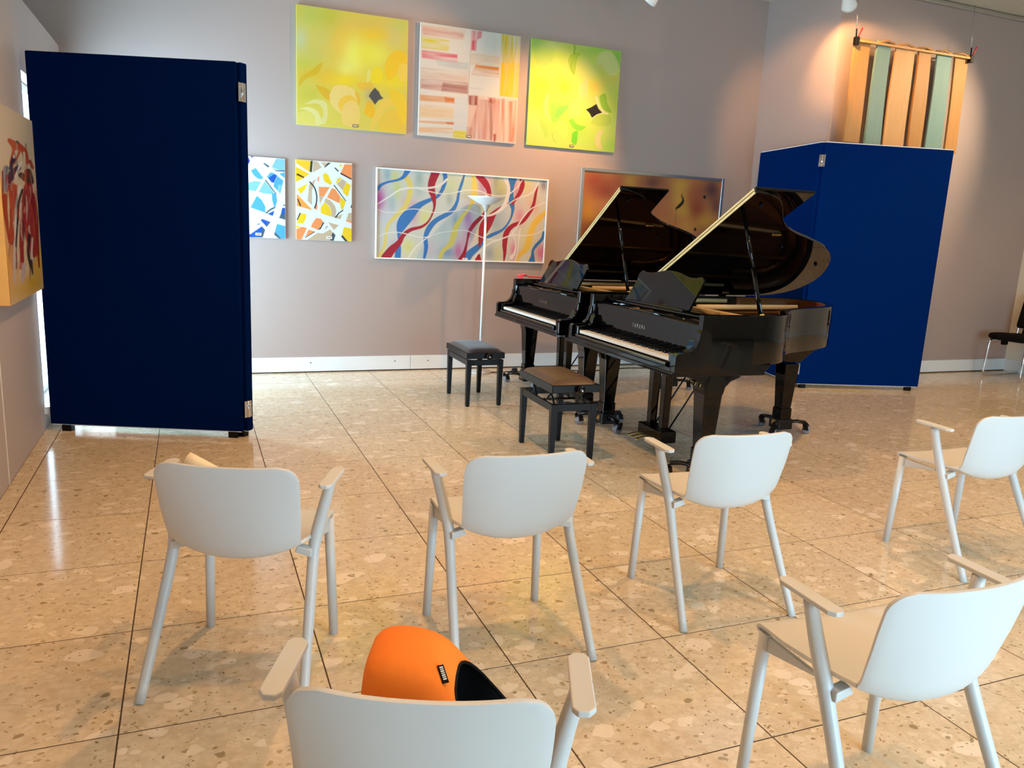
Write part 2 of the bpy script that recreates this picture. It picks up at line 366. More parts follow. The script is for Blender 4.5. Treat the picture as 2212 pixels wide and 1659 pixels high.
# ------------------------------------------------------------------ armchairs
def make_armchair():
    root = empty('armchair')
    prof = spline([(.238,.440,.214),(.228,.451,.219),(.12,.440,.221),(.0,.424,.216),(-.07,.418,.208),(-.118,.430,.203),(-.147,.470,.204),(-.163,.54,.210),(-.176,.62,.215),(-.186,.69,.216),(-.192,.738,.214)], 5)
    conc = [(0,.003),(.15,.012),(.32,.034),(.45,.056),(.58,.060),(.78,.044),(1,.032)]
    m = len(prof); nc = 17; vs_ = []; L = [0]
    for a, b in zip(prof, prof[1:]): L.append(L[-1]+math.hypot(b[0]-a[0], b[1]-a[1]))
    R = .055
    for i, p in enumerate(prof):
        a = prof[max(i-1,0)]; b = prof[min(i+1,m-1)]; ty, tz = b[0]-a[0], b[1]-a[1]; q = math.hypot(ty, tz); ty /= q; tz /= q
        ny, nz = tz, -ty                     # towards the sitter
        if nz < 0 and i < m//2: ny, nz = -ny, -nz
        if i >= m//2 and ny < 0: ny, nz = -ny, -nz
        t = L[i]/L[-1]; c = float(np.interp(t, [k[0] for k in conc], [k[1] for k in conc]))
        hw = p[2]; d = L[-1]-L[i]
        if d < R: hw = hw-R+math.sqrt(max(0, R*R-(R-d)**2))
        for k in range(nc):
            s = -1+2*k/(nc-1); s2 = math.copysign(abs(s)**0.85, s)
            off = c*abs(s2*hw/.21)**2.2
            vs_.append((s2*hw, p[0]+ny*off, p[1]+nz*off))
    fs = [(i*nc+k, i*nc+k+1, (i+1)*nc+k+1, (i+1)*nc+k) for i in range(m-1) for k in range(nc-1)]
    sh = MB().add(vs_, fs, True); o = sh.build('shell', M_chair, root, solid=.010, fix=False)
    q = o.modifiers.new('edge', 'BEVEL'); q.width = .003; q.segments = 2; q.limit_method = 'ANGLE'; q.angle_limit = math.radians(50)
    for s in (-1, 1):
        MB().tube([(s*.222,.236,0),(s*.208,.2215,.446)], [.0155,.0175], 14).build('leg', M_chairleg, root)
        pts = [Vector(p) for p in spline([(s*.246,-.236,0),(s*.234,-.13,.20),(s*.224,-.045,.37),(s*.224,-.012,.45),(s*.243,.010,.55),(s*.267,.020,.648)], 5)]
        n = len(pts); MB().tube(pts, [float(np.interp(k/(n-1), [0,.5,.68,1], [.0150,.0185,.0200,.0165])) for k in range(n)], 14).build('leg', M_chairleg, root)
        MB().prism([(s*.222,.415),(s*.222,.440),(s*.180,.452),(s*.170,.430)], -.052, -.020, 'y').build('seat_bracket', M_chairleg, root, .003)
        MB().prism([(.222,.440),(.222,.385),(.205,.398),(.03,.432),(.03,.440)], s*.205-.006, s*.205+.006, 'x').build('gusset', M_chair, root, .002)
        x0, x1 = sorted((s*.248, s*.290))
        xo, xi = s*.290, s*.248
        MB().prism([(xi,-.062),(xi+s*.010,-.076),(xo-s*.012,-.076),(xo,-.060),(xo,.100),(xo-s*.010,.116),(xi+s*.014,.116),(xi,.100)], .650, .662).build('armrest', M_chair, root, .003)
    return root
ch0 = make_armchair()
CH = [((.135,2.475),-23.5,'pale grey armchair farthest left in the middle row, curled paper on its seat'),
      ((1.005,2.400),-1.0,'pale grey armchair in front of the near piano bench'),
      ((1.925,2.455),-3.0,'pale grey armchair standing nearest the grand piano pedals'),
      ((3.40,2.460),-2.0,'pale grey armchair cut by the right edge, farthest right in the middle row'),
      ((1.570,1.255),-2.0,'large pale grey armchair in the lower right corner of the photo'),
      ((.375,1.215),-23.0,'pale grey armchair at the bottom centre holding the orange bag')]
chairs = []
for k, ((x, y), a, lab) in enumerate(CH):
    o = ch0 if k == 0 else copy_tree(ch0)
    o.location = (x, y, 0); o.rotation_euler = (0, 0, math.radians(a)); tag(o, lab, 'chair', 'pale armchairs set out in rows'); chairs.append(o)

# ------------------------------------------------------------------ orange bag on the front chair
def make_bag():
    root = empty('tote_bag', (.375, 1.215, 0), math.radians(-23), 'orange neoprene tote bag with black lining slumped on a chair seat', 'bag')
    n = 28
    # rings along local x, open end to the right; (x, y centre, z bottom, z top, half depth, lean of the top)
    rings = [(-.118,.06,.53,.61,.03,0),(-.126,.06,.480,.655,.065,0),(-.122,.06,.456,.686,.090,0),(-.100,.06,.450,.699,.104,0),(-.065,.06,.449,.702,.110,-.004),(-.02,.06,.449,.697,.112,-.012),(.03,.06,.449,.684,.112,-.026),(.07,.06,.449,.664,.108,-.048),(.10,.06,.449,.645,.104,-.068),(.120,.06,.449,.628,.100,-.080)]
    def ringpts(r, ins=0):
        x, yc, z0, z1, hd, lean = r; out = []
        zc, hz = (z0+z1)/2, (z1-z0)/2-ins
        for k in range(n):
            t = 2*math.pi*k/n; c, s = math.cos(t), math.sin(t)
            e = 0.60; yy = math.copysign(abs(c)**e, c)*(hd-ins); zz = math.copysign(abs(s)**e, s)*hz
            out.append((x + lean*(zz/hz if hz > 0 else 0)*1.0, yc+yy, zc+zz))
        return out
    P = [ringpts(r) for r in rings]; vs_ = [p for r in P for p in r]; m = len(rings)
    fs = [(i*n+k, i*n+(k+1)%n, (i+1)*n+(k+1)%n, (i+1)*n+k) for i in range(m-1) for k in range(n)] + [tuple(range(n))[::-1]]
    MB().add(vs_, fs, True).build('bag_body', M_orange, root, subsurf=1)
    Q = [ringpts(r, .006) for r in rings[5:]]; Q[-1] = ringpts(rings[-1], .0015)
    vs_ = [p for r in Q for p in r]; m2 = len(Q)
    fs = [(i*n+k, (i+1)*n+k, (i+1)*n+(k+1)%n, i*n+(k+1)%n) for i in range(m2-1) for k in range(n)] + [tuple(range(n))]
    MB().add(vs_, fs, True).build('lining', M_black, root, fix=False)
    rim = P[-1]+[P[-1][0]]
    MB().tube(rim, .0035, 6, cap=False).build('rim_piping', M_black, root)
    # sewn label on the side that faces the camera, next to the opening
    lab = empty('label_pos'); bpy.data.objects.remove(lab, do_unlink=True)
    mt = T3(.020, .004, .669) @ Matrix.Rotation(math.radians(22), 4, 'Y') @ Matrix.Rotation(math.radians(26), 4, 'X') @ Matrix.Rotation(math.radians(-55), 4, 'Z')
    lb = MB().box(-.017,.017,-.006,.006,-.001,.0012, mt).build('label_patch', M_black, root)
    st = MB()
    xs = -.0135
    for wd in (.0022,.0016,.0024,.0016,.0022,.0016,.0024):
        st.box(xs, xs+wd, -.0034, .0034, .0012, .0018, mt); xs += wd+.0018
    st.build('label_print', M_white, lb)
    return root
make_bag()
# curled sheet of paper on the left chair
pp = empty('paper_sheet', (.135, 2.475, 0), math.radians(-23.5), 'cream sheet of paper curled up on the seat of the left armchair', 'paper')
ax = [Vector((-.215,.075,.668)), Vector((-.10,.085,.612)), Vector((.05,.095,.475))]
vs_ = []; nr = 22; na = 9
for i in range(na):
    t = i/(na-1); P = ax[0].lerp(ax[1], min(1, t*2)) if t < .5 else ax[1].lerp(ax[2], t*2-1)
    for k in range(nr):
        q = -2.2+5.6*k/(nr-1); R = (.027-.011*t)*(1+.03*k/nr)
        vs_.append((P.x+.4*R*math.sin(q), P.y+R*math.cos(q), P.z+R*math.sin(q)))
fs = [(i*nr+k, i*nr+k+1, (i+1)*nr+k+1, (i+1)*nr+k) for i in range(na-1) for k in range(nr-1)]
MB().add(vs_, fs, True).build('sheet', M_paper, pp, solid=.0008, fix=False)

# ------------------------------------------------------------------ piano benches
def make_bench(name, x, y, rz, zframe, zseat, label, cushion, raised):
    root = empty(name, (x, y, 0), rz, label, 'bench', 'piano benches')
    hx, hy = .158, .270
    for sx in (-1, 1):
        for sy in (-1, 1):
            cx, cy = sx*(hx-.022), sy*(hy-.022)
            MB().frustum((cx-.015,cx+.015,cy-.015,cy+.015),(cx-.021,cx+.021,cy-.021,cy+.021),0.004,zframe).build('leg', M_blacksat, root, .002)
            MB().box(cx-.012,cx+.012,cy-.012,cy+.012,0,.004).build('foot_pad', M_black, root)
    ap = .045
    for s in (-1, 1):
        MB().box(s*(hx-.021)-.009+s*.008, s*(hx-.021)+.009+s*.008, -(hy-.04), hy-.04, zframe-ap, zframe).build('apron', M_blacksat, root, .002)
        MB().box(-(hx-.04), hx-.04, s*(hy-.021)-.009+s*.008, s*(hy-.021)+.009+s*.008, zframe-ap, zframe).build('apron', M_blacksat, root, .002)
    MB().box(-hx-.006, hx+.006, -hy-.006, hy+.006, zseat-.050, zseat).build('seat_box', M_blacksat, root, .004)
    # domed cushion
    n1, n2 = 15, 21; vs_ = []
    for i in range(n1):
        for j in range(n2):
            a = -1+2*i/(n1-1); b = -1+2*j/(n2-1)
            z = zseat + .036*(1-abs(a)**4)**.5*(1-abs(b)**5)**.5
            vs_.append((a*(hx-.006), b*(hy-.006), z))
    fs = [(i*n2+j, i*n2+j+1, (i+1)*n2+j+1, (i+1)*n2+j) for i in range(n1-1) for j in range(n2-1)]
    MB().add(vs_, fs, True).build('cushion', cushion, root)
    for s in (-1, 1):      # adjusting knobs on the short sides
        mt = T3(.02, s*(hy+.006), zseat-.028) @ Matrix.Rotation(-s*math.pi/2, 4, 'X')
        kb = MB().lathe([(.010,0),(.010,.012),(.020,.016),(.026,.022),(.027,.032),(.022,.040),(.010,.043)], 18, mt).build('knob', M_piano, root)
        MB().lathe([(.007,.043),(.007,.047),(.003,.049)], 10, mt).build('knob_cap', M_chrome, kb)
    if raised:             # scissor mechanism between frame and seat box
        for sx in (-1, 1):
            for sy in (-1, 1):
                MB().tube([(sx*(hx-.045), sy*.06, zframe-.03),(sx*(hx-.045), sy*.17, zseat-.05)], .007, 8).build('lift_arm', M_blackmet, root)
                MB().tube([(sx*(hx-.052), sy*.21, zframe-.03),(sx*(hx-.052), sy*.10, zseat-.05)], .007, 8).build('lift_arm', M_blackmet, root)
        MB().tube([(-hx+.03,0,zframe-.025),(hx-.03,0,zframe-.025)], .008, 8).build('lift_bar', M_blackmet, root)
    return root
make_bench('piano_bench', 2.18, 6.12, 0, .385, .445, 'black piano bench with dark velvet cushion, lowered, at the far piano', M_velvet, False)
make_bench('piano_bench', 2.20, 4.53, math.radians(-1), .385, .508, 'black piano bench raised on its lift with leather cushion coloured brown for warm lamp reflection, at the near piano', M_leather, True)

# ------------------------------------------------------------------ grand pianos
OUT = [(.16,-.74),(.40,-.74),(.58,-.738),(.70,-.715),(.80,-.655),(.89,-.555),(.97,-.455),(1.07,-.365),(1.21,-.285),(1.38,-.215),(1.57,-.125),(1.74,.005),(1.85,.15),(1.925,.31),(1.945,.46),(1.90,.60),(1.79,.69),(1.62,.732),(1.40,.74)]
OUTS = [tuple(p) for p in spline(OUT, 5)] + [(.16,.74)]
def offset_poly(pts, d):
    out = []; m = len(pts)
    for i in range(m):
        a = np.array(pts[max(i-1,0)]); b = np.array(pts[min(i+1,m-1)]); t = b-a; t = t/np.linalg.norm(t)
        nrm = np.array((-t[1], t[0])); p = np.array(pts[i])+nrm*d; out.append((float(p[0]), float(p[1])))
    return out
INN = offset_poly(OUTS, .052)
def wall_strip(po, pi, z0, z1):
    mb = MB(); m = len(po)
    vs_ = [(x,y,z0) for x,y in po]+[(x,y,z1) for x,y in po]+[(x,y,z0) for x,y in pi]+[(x,y,z1) for x,y in pi]
    fs = []
    for i in range(m-1):
        fs += [(i,i+1,m+i+1,m+i),(2*m+i,3*m+i,3*m+i+1,2*m+i+1),(m+i,m+i+1,3*m+i+1,3*m+i),(i,2*m+i,2*m+i+1,i+1)]
    fs += [(0,m,3*m,2*m),(m-1,3*m-1,4*m-1,2*m-1)]
    mb.add(vs_, fs, True); return mb
ZT = 1.005
def make_piano():
    root = empty('grand_piano')
    rim = wall_strip(OUTS, INN, .715, ZT).build('rim', M_piano, root, .004)
    inn2 = offset_poly(OUTS, .0525); inn3 = offset_poly(OUTS, .056)
    a = [i for i, p in enumerate(OUTS) if p[0] > .30]
    wall_strip([inn2[i] for i in a], [inn3[i] for i in a], .86, ZT-.004).build('inner_rim_veneer', M_rimwood, rim)
    # arms with cheeks (treble and bass)
    prof = [(0,.665),(0,.762),(.006,.778),(.020,.786),(.070,.788),(.102,.797),(.130,.822),(.146,.862),(.150,.905),(.158,.920),(.160,ZT),(.52,ZT),(.52,.69),(.50,.665)]
    for s in (-1, 1):
        y0, y1 = sorted((s*.7405, s*.690))
        MB().prism(prof, y0, y1, 'y').build('arm', M_piano, root, .004)
        MB().prism([(.02,.69),(.02,.775),(.11,.785),(.13,.80),(.15,.86),(.19,.86),(.19,.69)], *sorted((s*.690, s*.625)), 'y').build('key_block', M_piano, root, .006)
    low = [(.50,.665),(.60,.668),(.64,.690),(.66,.718),(.50,.718)]
    for s in (-1, 1): MB().prism(low, *sorted((s*.738, s*.690)), 'y').build('side_panel_foot', M_piano, root, .003)
    MB().box(.0,.60,-.69,.69,.665,.70).build('keybed', M_piano, root, .004)
    MB().prism([(-.012,.652),(-.012,.672),(-.004,.676),(.62,.676),(.62,.652)], -.735, .735, 'y').build('keybed_moulding', M_piano, root, .003)
    MB().box(.004,.026,-.626,.626,.70,.722).build('keyslip', M_piano, root, .003)
    MB().box(.0,.004,-.626,.626,.7165,.7185).build('keyslip_strip', M_brass, root)
    # keys
    wk = MB(); kw = 1.226/52
    for k in range(52):
        y = .613-kw*(k+.5); wk.box(.030,.180,y-kw/2+.0006,y+kw/2-.0006,.728,.750)
    tag(wk.build('white_keys', M_ivory, root), None, None, None, 'stuff')
    bk = MB(); pat = [1,0,1,1,0,1,1]   # after A,(B),C,D,(E),F,G
    for k in range(51):
        if pat[k % 7]:
            y = .613-kw*(k+1); bk.frustum((.082,.180,y-.0055,y+.0055),(.086,.180,y-.0045,y+.0045),.750,.762)
    tag(bk.build('black_keys', M_ebony, root), None, None, None, 'stuff')
    fb = MB().prism([(.180,.752),(.176,.80),(.180,.94),(.186,.948),(.196,.948),(.196,.752)], -.688, .688, 'y').build('fallboard', M_piano, root, .003)
    text_mesh('maker_lettering', 'YAMAHA', .040, M_steel, fb, T3(.1752, .02, .850) @ Matrix.Rotation(-math.pi/2, 4, 'Z') @ Matrix.Rotation(math.pi/2, 4, 'X') @ Matrix.Diagonal((.62, 1, 1, 1)), .0006, 2.0)
    MB().tube([(.190,-.686,.952),(.190,.686,.952)], .011, 10).build('fallboard_roll', M_piano, root)
    # case interior
    MB().box(.23,.33,-.685,.685,.88,.915).build('pin_block', M_rimwood, root, .003)
    ins = offset_poly(OUTS, .058)
    poly = [p for p in ins if p[0] > .30]; poly = [(.30, poly[0][1])]+poly+[(.30, poly[-1][1])]
    MB().prism(poly, .83, .842).build('soundboard', M_spruce, root)
    pl = MB().box(.33,.46,-.68,.68,.872,.895)
    for v0, u1, v1 in ((-.45,.98,-.36),(-.16,1.38,-.10),(.14,1.68,.17),(.42,1.80,.44),(.62,1.55,.64)):
        pl.tube([(.44,v0,.90),(u1,v1,.905)], [.020,.016], 8)
    ho = offset_poly(OUTS, .075); hi = offset_poly(OUTS, .15); b = [i for i, p in enumerate(OUTS) if p[0] > .62]
    plate = pl.build('iron_plate', M_gold, root)
    wall_strip([ho[i] for i in b], [hi[i] for i in b], .862, .882).build('plate_flange', M_gold, plate)
    st = MB()
    for k in range(46):
        v0 = -.60+k*.0275; t = k/45; u1 = .92+t*.85; v1 = -.38+t*.93
        st.tube([(.40,v0,.888),(u1,min(v1,.62),.886)], .0012, 4, cap=False)
    tag(st.build('strings', M_brass, root), None, None, None, 'stuff')
    MB().box(.50,.54,-.60,.62,.90,.955).build('damper_rail', M_blacksat, root, .004)
    MB().box(.56,.60,-.55,.60,.955,.985).build('cream_felt_bar', M_cream, root, .004)
    MB().tube([(.66,.10,.975),(1.55,.16,.975)], .018, 10, squash=.6).build('cream_rail', M_cream, root)
    MB().tube([(.62,.66,.972),(1.30,.67,.972)], .016, 10, squash=.6).build('cream_rail', M_cream, root)
    # music desk on its shelf
    sh = MB().box(.255,.36,-.685,.685,.962,.982).build('desk_shelf', M_piano, root, .003)
    for s in (-1, 1): MB().box(.24,.62,*sorted((s*.655, s*.686)),.945,.966).build('desk_rail', M_piano, sh, .003)
    tilt = math.radians(20)
    top = spline([(-.40,.155),(-.405,.205),(-.37,.232),(-.30,.222),(-.22,.225),(-.10,.246),(0,.252),(.10,.246),(.22,.225),(.30,.222),(.37,.232),(.405,.205),(.40,.155)], 5)
    poly = [(-.37,0)]+[(float(p[0]), float(p[1])) for p in top]+[(.46,0)]
    mt = T3(.315, .04, .982) @ Matrix.Rotation(tilt, 4, 'Y')
    MB().prism(poly, 0, .014, 'x', mt).build('music_desk', M_piano, root, .003)
    MB().box(.275,.315,-.33,.41,.982,.996).build('desk_ledge', M_piano, sh, .003)
    # lid: mesh hinged at its own origin (bass side)
    lid = bpy.data.objects.new('lid', None)
    lp = [(p[0], p[1]-.74) for p in OUTS if p[0] > .60]
    lp = [(.56,-1.488)]+[(x, y*1.004) for x, y in lp]+[(.56,0.0)]
    lid = MB().prism(lp, 0.004, .024).build('lid', M_piano, root, .003)
    lid.location = (0, .74, ZT)
    MB().prism([(.56,-1.488),(.99,-1.488),(.99,-.004),(.56,-.004)], .0245, .043).build('lid_front_flap', M_piano, lid, .004)
    for z0, z1 in ((.006,.021),(.027,.040)): MB().box(.5555,.5605,-1.47,-.01,z0,z1).build('lid_edge_strip', M_goldtrim, lid)
    for u in (.72, 1.30): 
        MB().box(u-.03,u+.03,-.06,.004,-.004,.004).build('hinge', M_brass, lid, .001)
        hb = MB().box(u-.025,u+.025,.672,.684,.93,.99).build('hinge_plate', M_blacksat, root, .001)
        for dx, dz in ((-.012,.945),(.012,.945),(0,.972)): MB().lathe([(.004,0),(.004,.003),(.001,.004)], 8, T3(u+dx,.672,dz) @ Matrix.Rotation(math.pi/2, 4, 'X')).build('screw', M_brass, hb)
    for u, v in ((.68,-1.36),(1.06,-1.0),(1.22,-.85),(1.72,-.60)): MB().lathe([(.012,.004),(.012,-.006),(.006,-.012)], 10, T3(u,v,0)).build('lid_buffer', M_black, lid)
    MB().box(1.02,1.09,-1.02,-1.0,-.008,.004).build('lid_catch', M_brass, lid, .002)
    # legs, with dollies
    def leg(u, v, name='leg'):
        g = MB()
        if name == 'leg':
            fl = [(u-.16,.652),(u-.15,.63),(u-.10,.605),(u-.072,.57),(u-.064,.53),(u+.064,.53),(u+.075,.575),(u+.11,.61),(u+.17,.632),(u+.18,.652)]
            g.prism(fl, v-.062, v+.062, 'y')
        else:
            g.frustum((u-.065,u+.065,v-.065,v+.065),(u-.14,u+.14,v-.12,v+.12),.56,.66)
            g.box(u-.15,u+.15,v-.13,v+.13,.66,.715)
        g.frustum((u-.043,u+.043,v-.043,v+.043),(u-.062,u+.062,v-.060,v+.060),.19,.545)
        g.box(u-.050,u+.050,v-.050,v+.050,.105,.195)
        lg = g.build('leg', M_piano, root, .004)
        d = MB().box(u-.062,u+.062,v-.062,v+.062,.032,.112).build('dolly', M_blackmet, root, .006)
        MB().box(u-.066,u-.062,v-.026,v+.026,.060,.100).build('maker_plate', M_brass, d)
        a0 = math.radians(150 if name == 'leg' else 95)
        for k in range(3):
            a = a0+k*2*math.pi/3; c, s = math.cos(a), math.sin(a); ex, ey = u+c*.185, v+s*.185
            MB().tube([(u+c*.04,v+s*.04,.060),(u+c*.08,v+s*.08,.088),(u+c*.12,v+s*.12,.093),(ex,ey,.086)], .014, 8, squash=1.5).build('dolly_arm', M_blackmet, d)
            mt = T3(ex+.012*c, ey+.012*s, .030) @ rotz(a+.7+k)
            MB().lathe([(.014,-.022),(.027,-.021),(.030,-.016),(.030,-.004),(.026,-.002),(.026,.002),(.030,.004),(.030,.016),(.027,.021),(.014,.022)], 18, mt @ Matrix.Rotation(math.pi/2, 4, 'X')).build('caster_wheel', M_greyrub, d)
            MB().prism([(-.022,.0),(-.014,.034),(.010,.058),(.028,.050),(.016,.0)], -.027, -.023, 'y', mt).prism([(-.022,.0),(-.014,.034),(.010,.058),(.028,.050),(.016,.0)], .023, .027, 'y', mt).box(-.014,.016,-.027,.027,.034,.040, mt).build('caster_fork', M_blackmet, d)
    leg(.31,-.63); leg(.31,.65); leg(1.62,.27,'tail_leg')
    # pedal lyre
    MB().box(.38,.50,-.04,.28,.052,.135).build('pedal_box', M_piano, root, .006)
    for v in (.04, .20): MB().frustum((.415,.465,v-.026,v+.026),(.41,.47,v-.034,v+.034),.13,.655).build('lyre_post', M_piano, root, .003)
    for v in (.06, .12, .18): MB().prism([(.24,.062),(.24,.070),(.30,.082),(.39,.088),(.39,.078),(.30,.070)], v-.011, v+.011, 'y').build('pedal', M_brass, root, .003)
    for v in (.03, .21): MB().tube([(.47,v,.12),(.82,v,.66)], .006, 6).build('lyre_brace', M_blacksat, root)
    MB().tube([(.49,.12,.13),(.49,.12,.66)], .005, 6).build('pedal_rod', M_brass, root)
    for v, u1 in ((-.55,.84),(-.2,1.15),(.2,1.70),(.55,1.72)): MB().box(.62,u1,v-.03,v+.03,.735,.80).build('back_post', M_spruce, root)
    # prop stick
    return root, lid
def prop_stick(root, phi, u0=.61, v0=-.665, s=1.24, u1=.64):
    y1 = .74-s*math.cos(phi); z1 = ZT+s*math.sin(phi)
    a = Vector((u0, v0, ZT-.03)); b = Vector((u1, y1, z1-.004)); m_ = a.lerp(b, .48)
    ps = MB().tube([a, m_], [.026,.023], 4, squash=.55).tube([m_, b], [.014,.012], 6).build('prop_stick', M_piano, root)
    MB().lathe([(.016,0),(.016,.012),(.006,.014)], 10, T3(u0,v0,ZT-.001)).build('prop_socket', M_brass, ps)
p1, lid1 = make_piano()
def shear(root, k):
    for o in bpy.data.objects:
        r = o
        while r.parent: r = r.parent
        if r == root and o.type == 'MESH' and o.parent and o.name.split('.')[0] not in ('lid','lid_front_flap','lid_edge_strip','hinge','lid_buffer','lid_catch'):
            for v in o.data.vertices: v.co.z += k*v.co.y*min(1.0, max(0, v.co.z-.05)/.5)
shear(p1, -.012)
p2 = copy_tree(p1)
lid2 = [c for c in bpy.data.objects if c.parent == p2 and c.name.startswith('lid') and not c.name.startswith('lid_')][0]
PH1, PH2 = math.radians(28.9), math.radians(32.5)
lid1.rotation_euler = (-PH1, 0, 0); lid2.rotation_euler = (-PH2, 0, 0)
for l in (lid1, lid2): l.location.z = ZT-.009
prop_stick(p1, PH1); prop_stick(p2, PH2)
p1.location = (2.54, 4.42, 0); p1.rotation_euler = (0, 0, math.radians(-2.0))
p2.location = (2.575, 6.03, 0); p2.rotation_euler = (0, 0, math.radians(-2.2)); p2.scale = (1, 1, .985)
tag(p1, 'black lacquered grand piano nearest the camera, lid propped open', 'piano', 'grand pianos side by side')
tag(p2, 'black grand piano behind the nearer one, red cloth on its left end', 'piano', 'grand pianos side by side')

# red cloth and paper tag on the far piano
cl = []
prf = spline([(0,0),(.01,.030),(.035,.036),(.06,.020),(.10,.016),(.16,.014),(.23,.008),(.26,.0)], 5); m_ = len(prf); nw = 6
for (x, z) in prf:
    for k in range(nw): cl.append((x+.006*math.sin(k*2.1), -.05+.025*k, z*(1-.12*abs(k-2.5))+.002))
rc = MB().add(cl, [(i*nw+k, i*nw+k+1, (i+1)*nw+k+1, (i+1)*nw+k) for i in range(m_-1) for k in range(nw-1)], True).build('keyboard_cloth', M_felt_r, None, solid=.006, fix=False)
rc.location = (2.795, 6.68, .988); tag(rc, 'folded red felt cloth lying on the far piano', 'cloth')
pt = MB().prism([(0,0),(.055,.008),(.006,.062)], 0, .001, 'x').build('paper_tag', M_paper); pt.location = (2.745, 5.375, .802); tag(pt, 'small pale paper slip stuck in the fallboard corner of the far piano', 'paper')

# ------------------------------------------------------------------ floor lamp
fl = empty('floor_lamp', (2.64, 7.25, 0), 0, 'slim white uplighter floor lamp in front of the wave painting', 'lamp')
MB().lathe([(.115,0),(.118,.008),(.112,.022),(.03,.030),(.014,.036)], 32).build('lamp_base', M_greybase, fl)
MB().tube([(0,0,.03),(0,0,1.60)], .0115, 14).build('lamp_pole', M_white, fl)
MB().lathe([(.012,1.575),(.020,1.60),(.048,1.645),(.050,1.648)], 24).build('lamp_cup', M_greybase, fl)
MB().lathe([(.030,1.640),(.060,1.646),(.105,1.668),(.155,1.700),(.180,1.716),(.176,1.717),(.150,1.706),(.100,1.680),(.055,1.660),(.030,1.655)], 40).build('lamp_shade', M_white, fl)
MB().lathe([(.022,1.65),(.030,1.68),(.034,1.70),(.028,1.722),(.012,1.732)], 18).build('lamp_bulb', M_white, fl)

# cable with in-line switch on the floor, second cable along the wall
pts = spline([(2.70,7.30,.004),(2.80,7.24,.004),(2.98,7.25,.004),(3.20,7.23,.004),(3.50,7.27,.004),(3.9,7.18,.004),(4.4,7.28,.004),(5.0,7.15,.004),(5.5,7.30,.004)], 8)
cb = MB().tube([tuple(p) for p in pts], .004, 6).build('power_cable', M_black); tag(cb, 'thin black power cable lying along the skirting', 'cable')
fs_ = empty('foot_switch', (3.02, 7.25, 0), 0, 'small brown foot switch on the cable by the far piano', 'switch')
MB().lathe([(.030,.0085),(.032,.018),(.028,.034),(.014,.044)], 16).build('switch_body', M_velvet, fs_); MB().box(-.034,.034,-.024,.024,0,.009).build('switch_base', M_black, fs_, .004)

# ------------------------------------------------------------------ blue room dividers
def divider(name, A, B, D, fab, label, zt=2.36, thick=.045, top=None):
    """panels from hinge B to A and from hinge B2 to D; hinges on the camera side"""
    root = empty(name, (B[0], B[1], 0), 0, label, 'divider', 'blue folding room dividers')
    def panel(P, Q, side):
        d = Vector((Q[0]-P[0], Q[1]-P[1], 0)); L = d.length; a = math.atan2(d.y, d.x)
        mt = T3(P[0]-B[0], P[1]-B[1], 0) @ rotz(a); z0 = .045
        y0, y1 = (0, thick) if side > 0 else (-thick, 0)
        p = MB().box(.012, L, y0, y1, z0, zt, mt).build('panel', fab, root, .010, 3)
        if top is not None: MB().box(.012, L, y0+.006, y1-.006, zt, zt+.006, mt).build('top_trim', top, p)
        MB().box(.02, L-.01, y0+.008, y1-.008, z0-.007, z0, mt).build('bottom_rail', M_steel, p)
        for x in (.10, L-.12):
            MB().box(x-.028, x+.028, y0+.004, y1-.004, 0, .04, mt).build('foot', M_blacksat, p, .003)
        return p, mt, y0, y1
    r1 = panel(B, A, 1 if name.endswith('left') else -1)
    return root, panel
# left divider: front panel and the folded panel whose edge shows at its right
def make_left():
    root, panel = None, None
    B = (.288, 5.262); A = (-.885, 5.715)
    root = empty('room_divider', (B[0], B[1], 0), 0, 'tall dark blue folding divider at the left by the window', 'divider', 'blue folding room dividers')
    build_panels(root, B, [((B, A), -1), (((.316, 5.268), (-.55, 6.15)), -1)], M_blue2, None, 2.345, .056)
    hinges(root, B, (.316, 5.262), [2.17, .20], math.radians(38))
    return root
def build_panels(root, O, specs, fab, top, zt, thick=.048):
    for (P, Q), side in specs:
        d = Vector((Q[0]-P[0], Q[1]-P[1], 0)); L = d.length; a = math.atan2(d.y, d.x)
        mt = T3(P[0]-O[0], P[1]-O[1], 0) @ rotz(a); z0 = .045
        y0, y1 = (0, thick) if side > 0 else (-thick, 0)
        p = MB().box(.006, L, y0, y1, z0, zt, mt).build('panel', fab, root, .009, 3)
        if top is not None: MB().box(.02, L-.01, y0+.008, y1-.008, zt-.001, zt+.008, mt).build('top_trim', top, p)
        MB().box(.02, L-.01, y0+.010, y1-.010, z0-.006, z0+.002, mt).build('bottom_rail', M_white, p)
        for x in (.075, L-.10): MB().box(x-.030, x+.030, y0+.003, y1-.003, 0, z0-.004, mt).build('foot', M_blacksat, p, .003)
def hinges(root, O, P, zs, a):
    for z in zs:
        mt = T3(P[0]-O[0], P[1]-O[1], z) @ rotz(a)
        h_ = MB().box(-.028, .028, -.004, 0, -.055, .055, mt).build('hinge', M_steel, root, .001)
        MB().tube([(0,-.006,-.055),(0,-.006,.055)], .006, 8, mtx=mt).build('hinge_pin', M_chrome, h_)
        for dx in (-.017, .017):
            for dz in (-.03, .03): MB().lathe([(.005,0),(.005,.003),(.002,.004)], 8, mt @ T3(dx,-.004,dz) @ Matrix.Rotation(math.pi/2, 4, 'X')).build('screw', M_chrome, h_)
make_left()
B = (5.575, 6.045); rd = empty('room_divider', (B[0], B[1], 0), 0, 'royal blue folding divider at the right behind the pianos', 'divider', 'blue folding room dividers')
build_panels(rd, B, [((B, (6.835, 5.69)), 1), (((5.560, 6.075), (5.815, 7.27)), -1)], M_blue, M_white, 2.37)
hinges(rd, B, (5.556, 6.040), [2.20, .20], math.radians(-52))

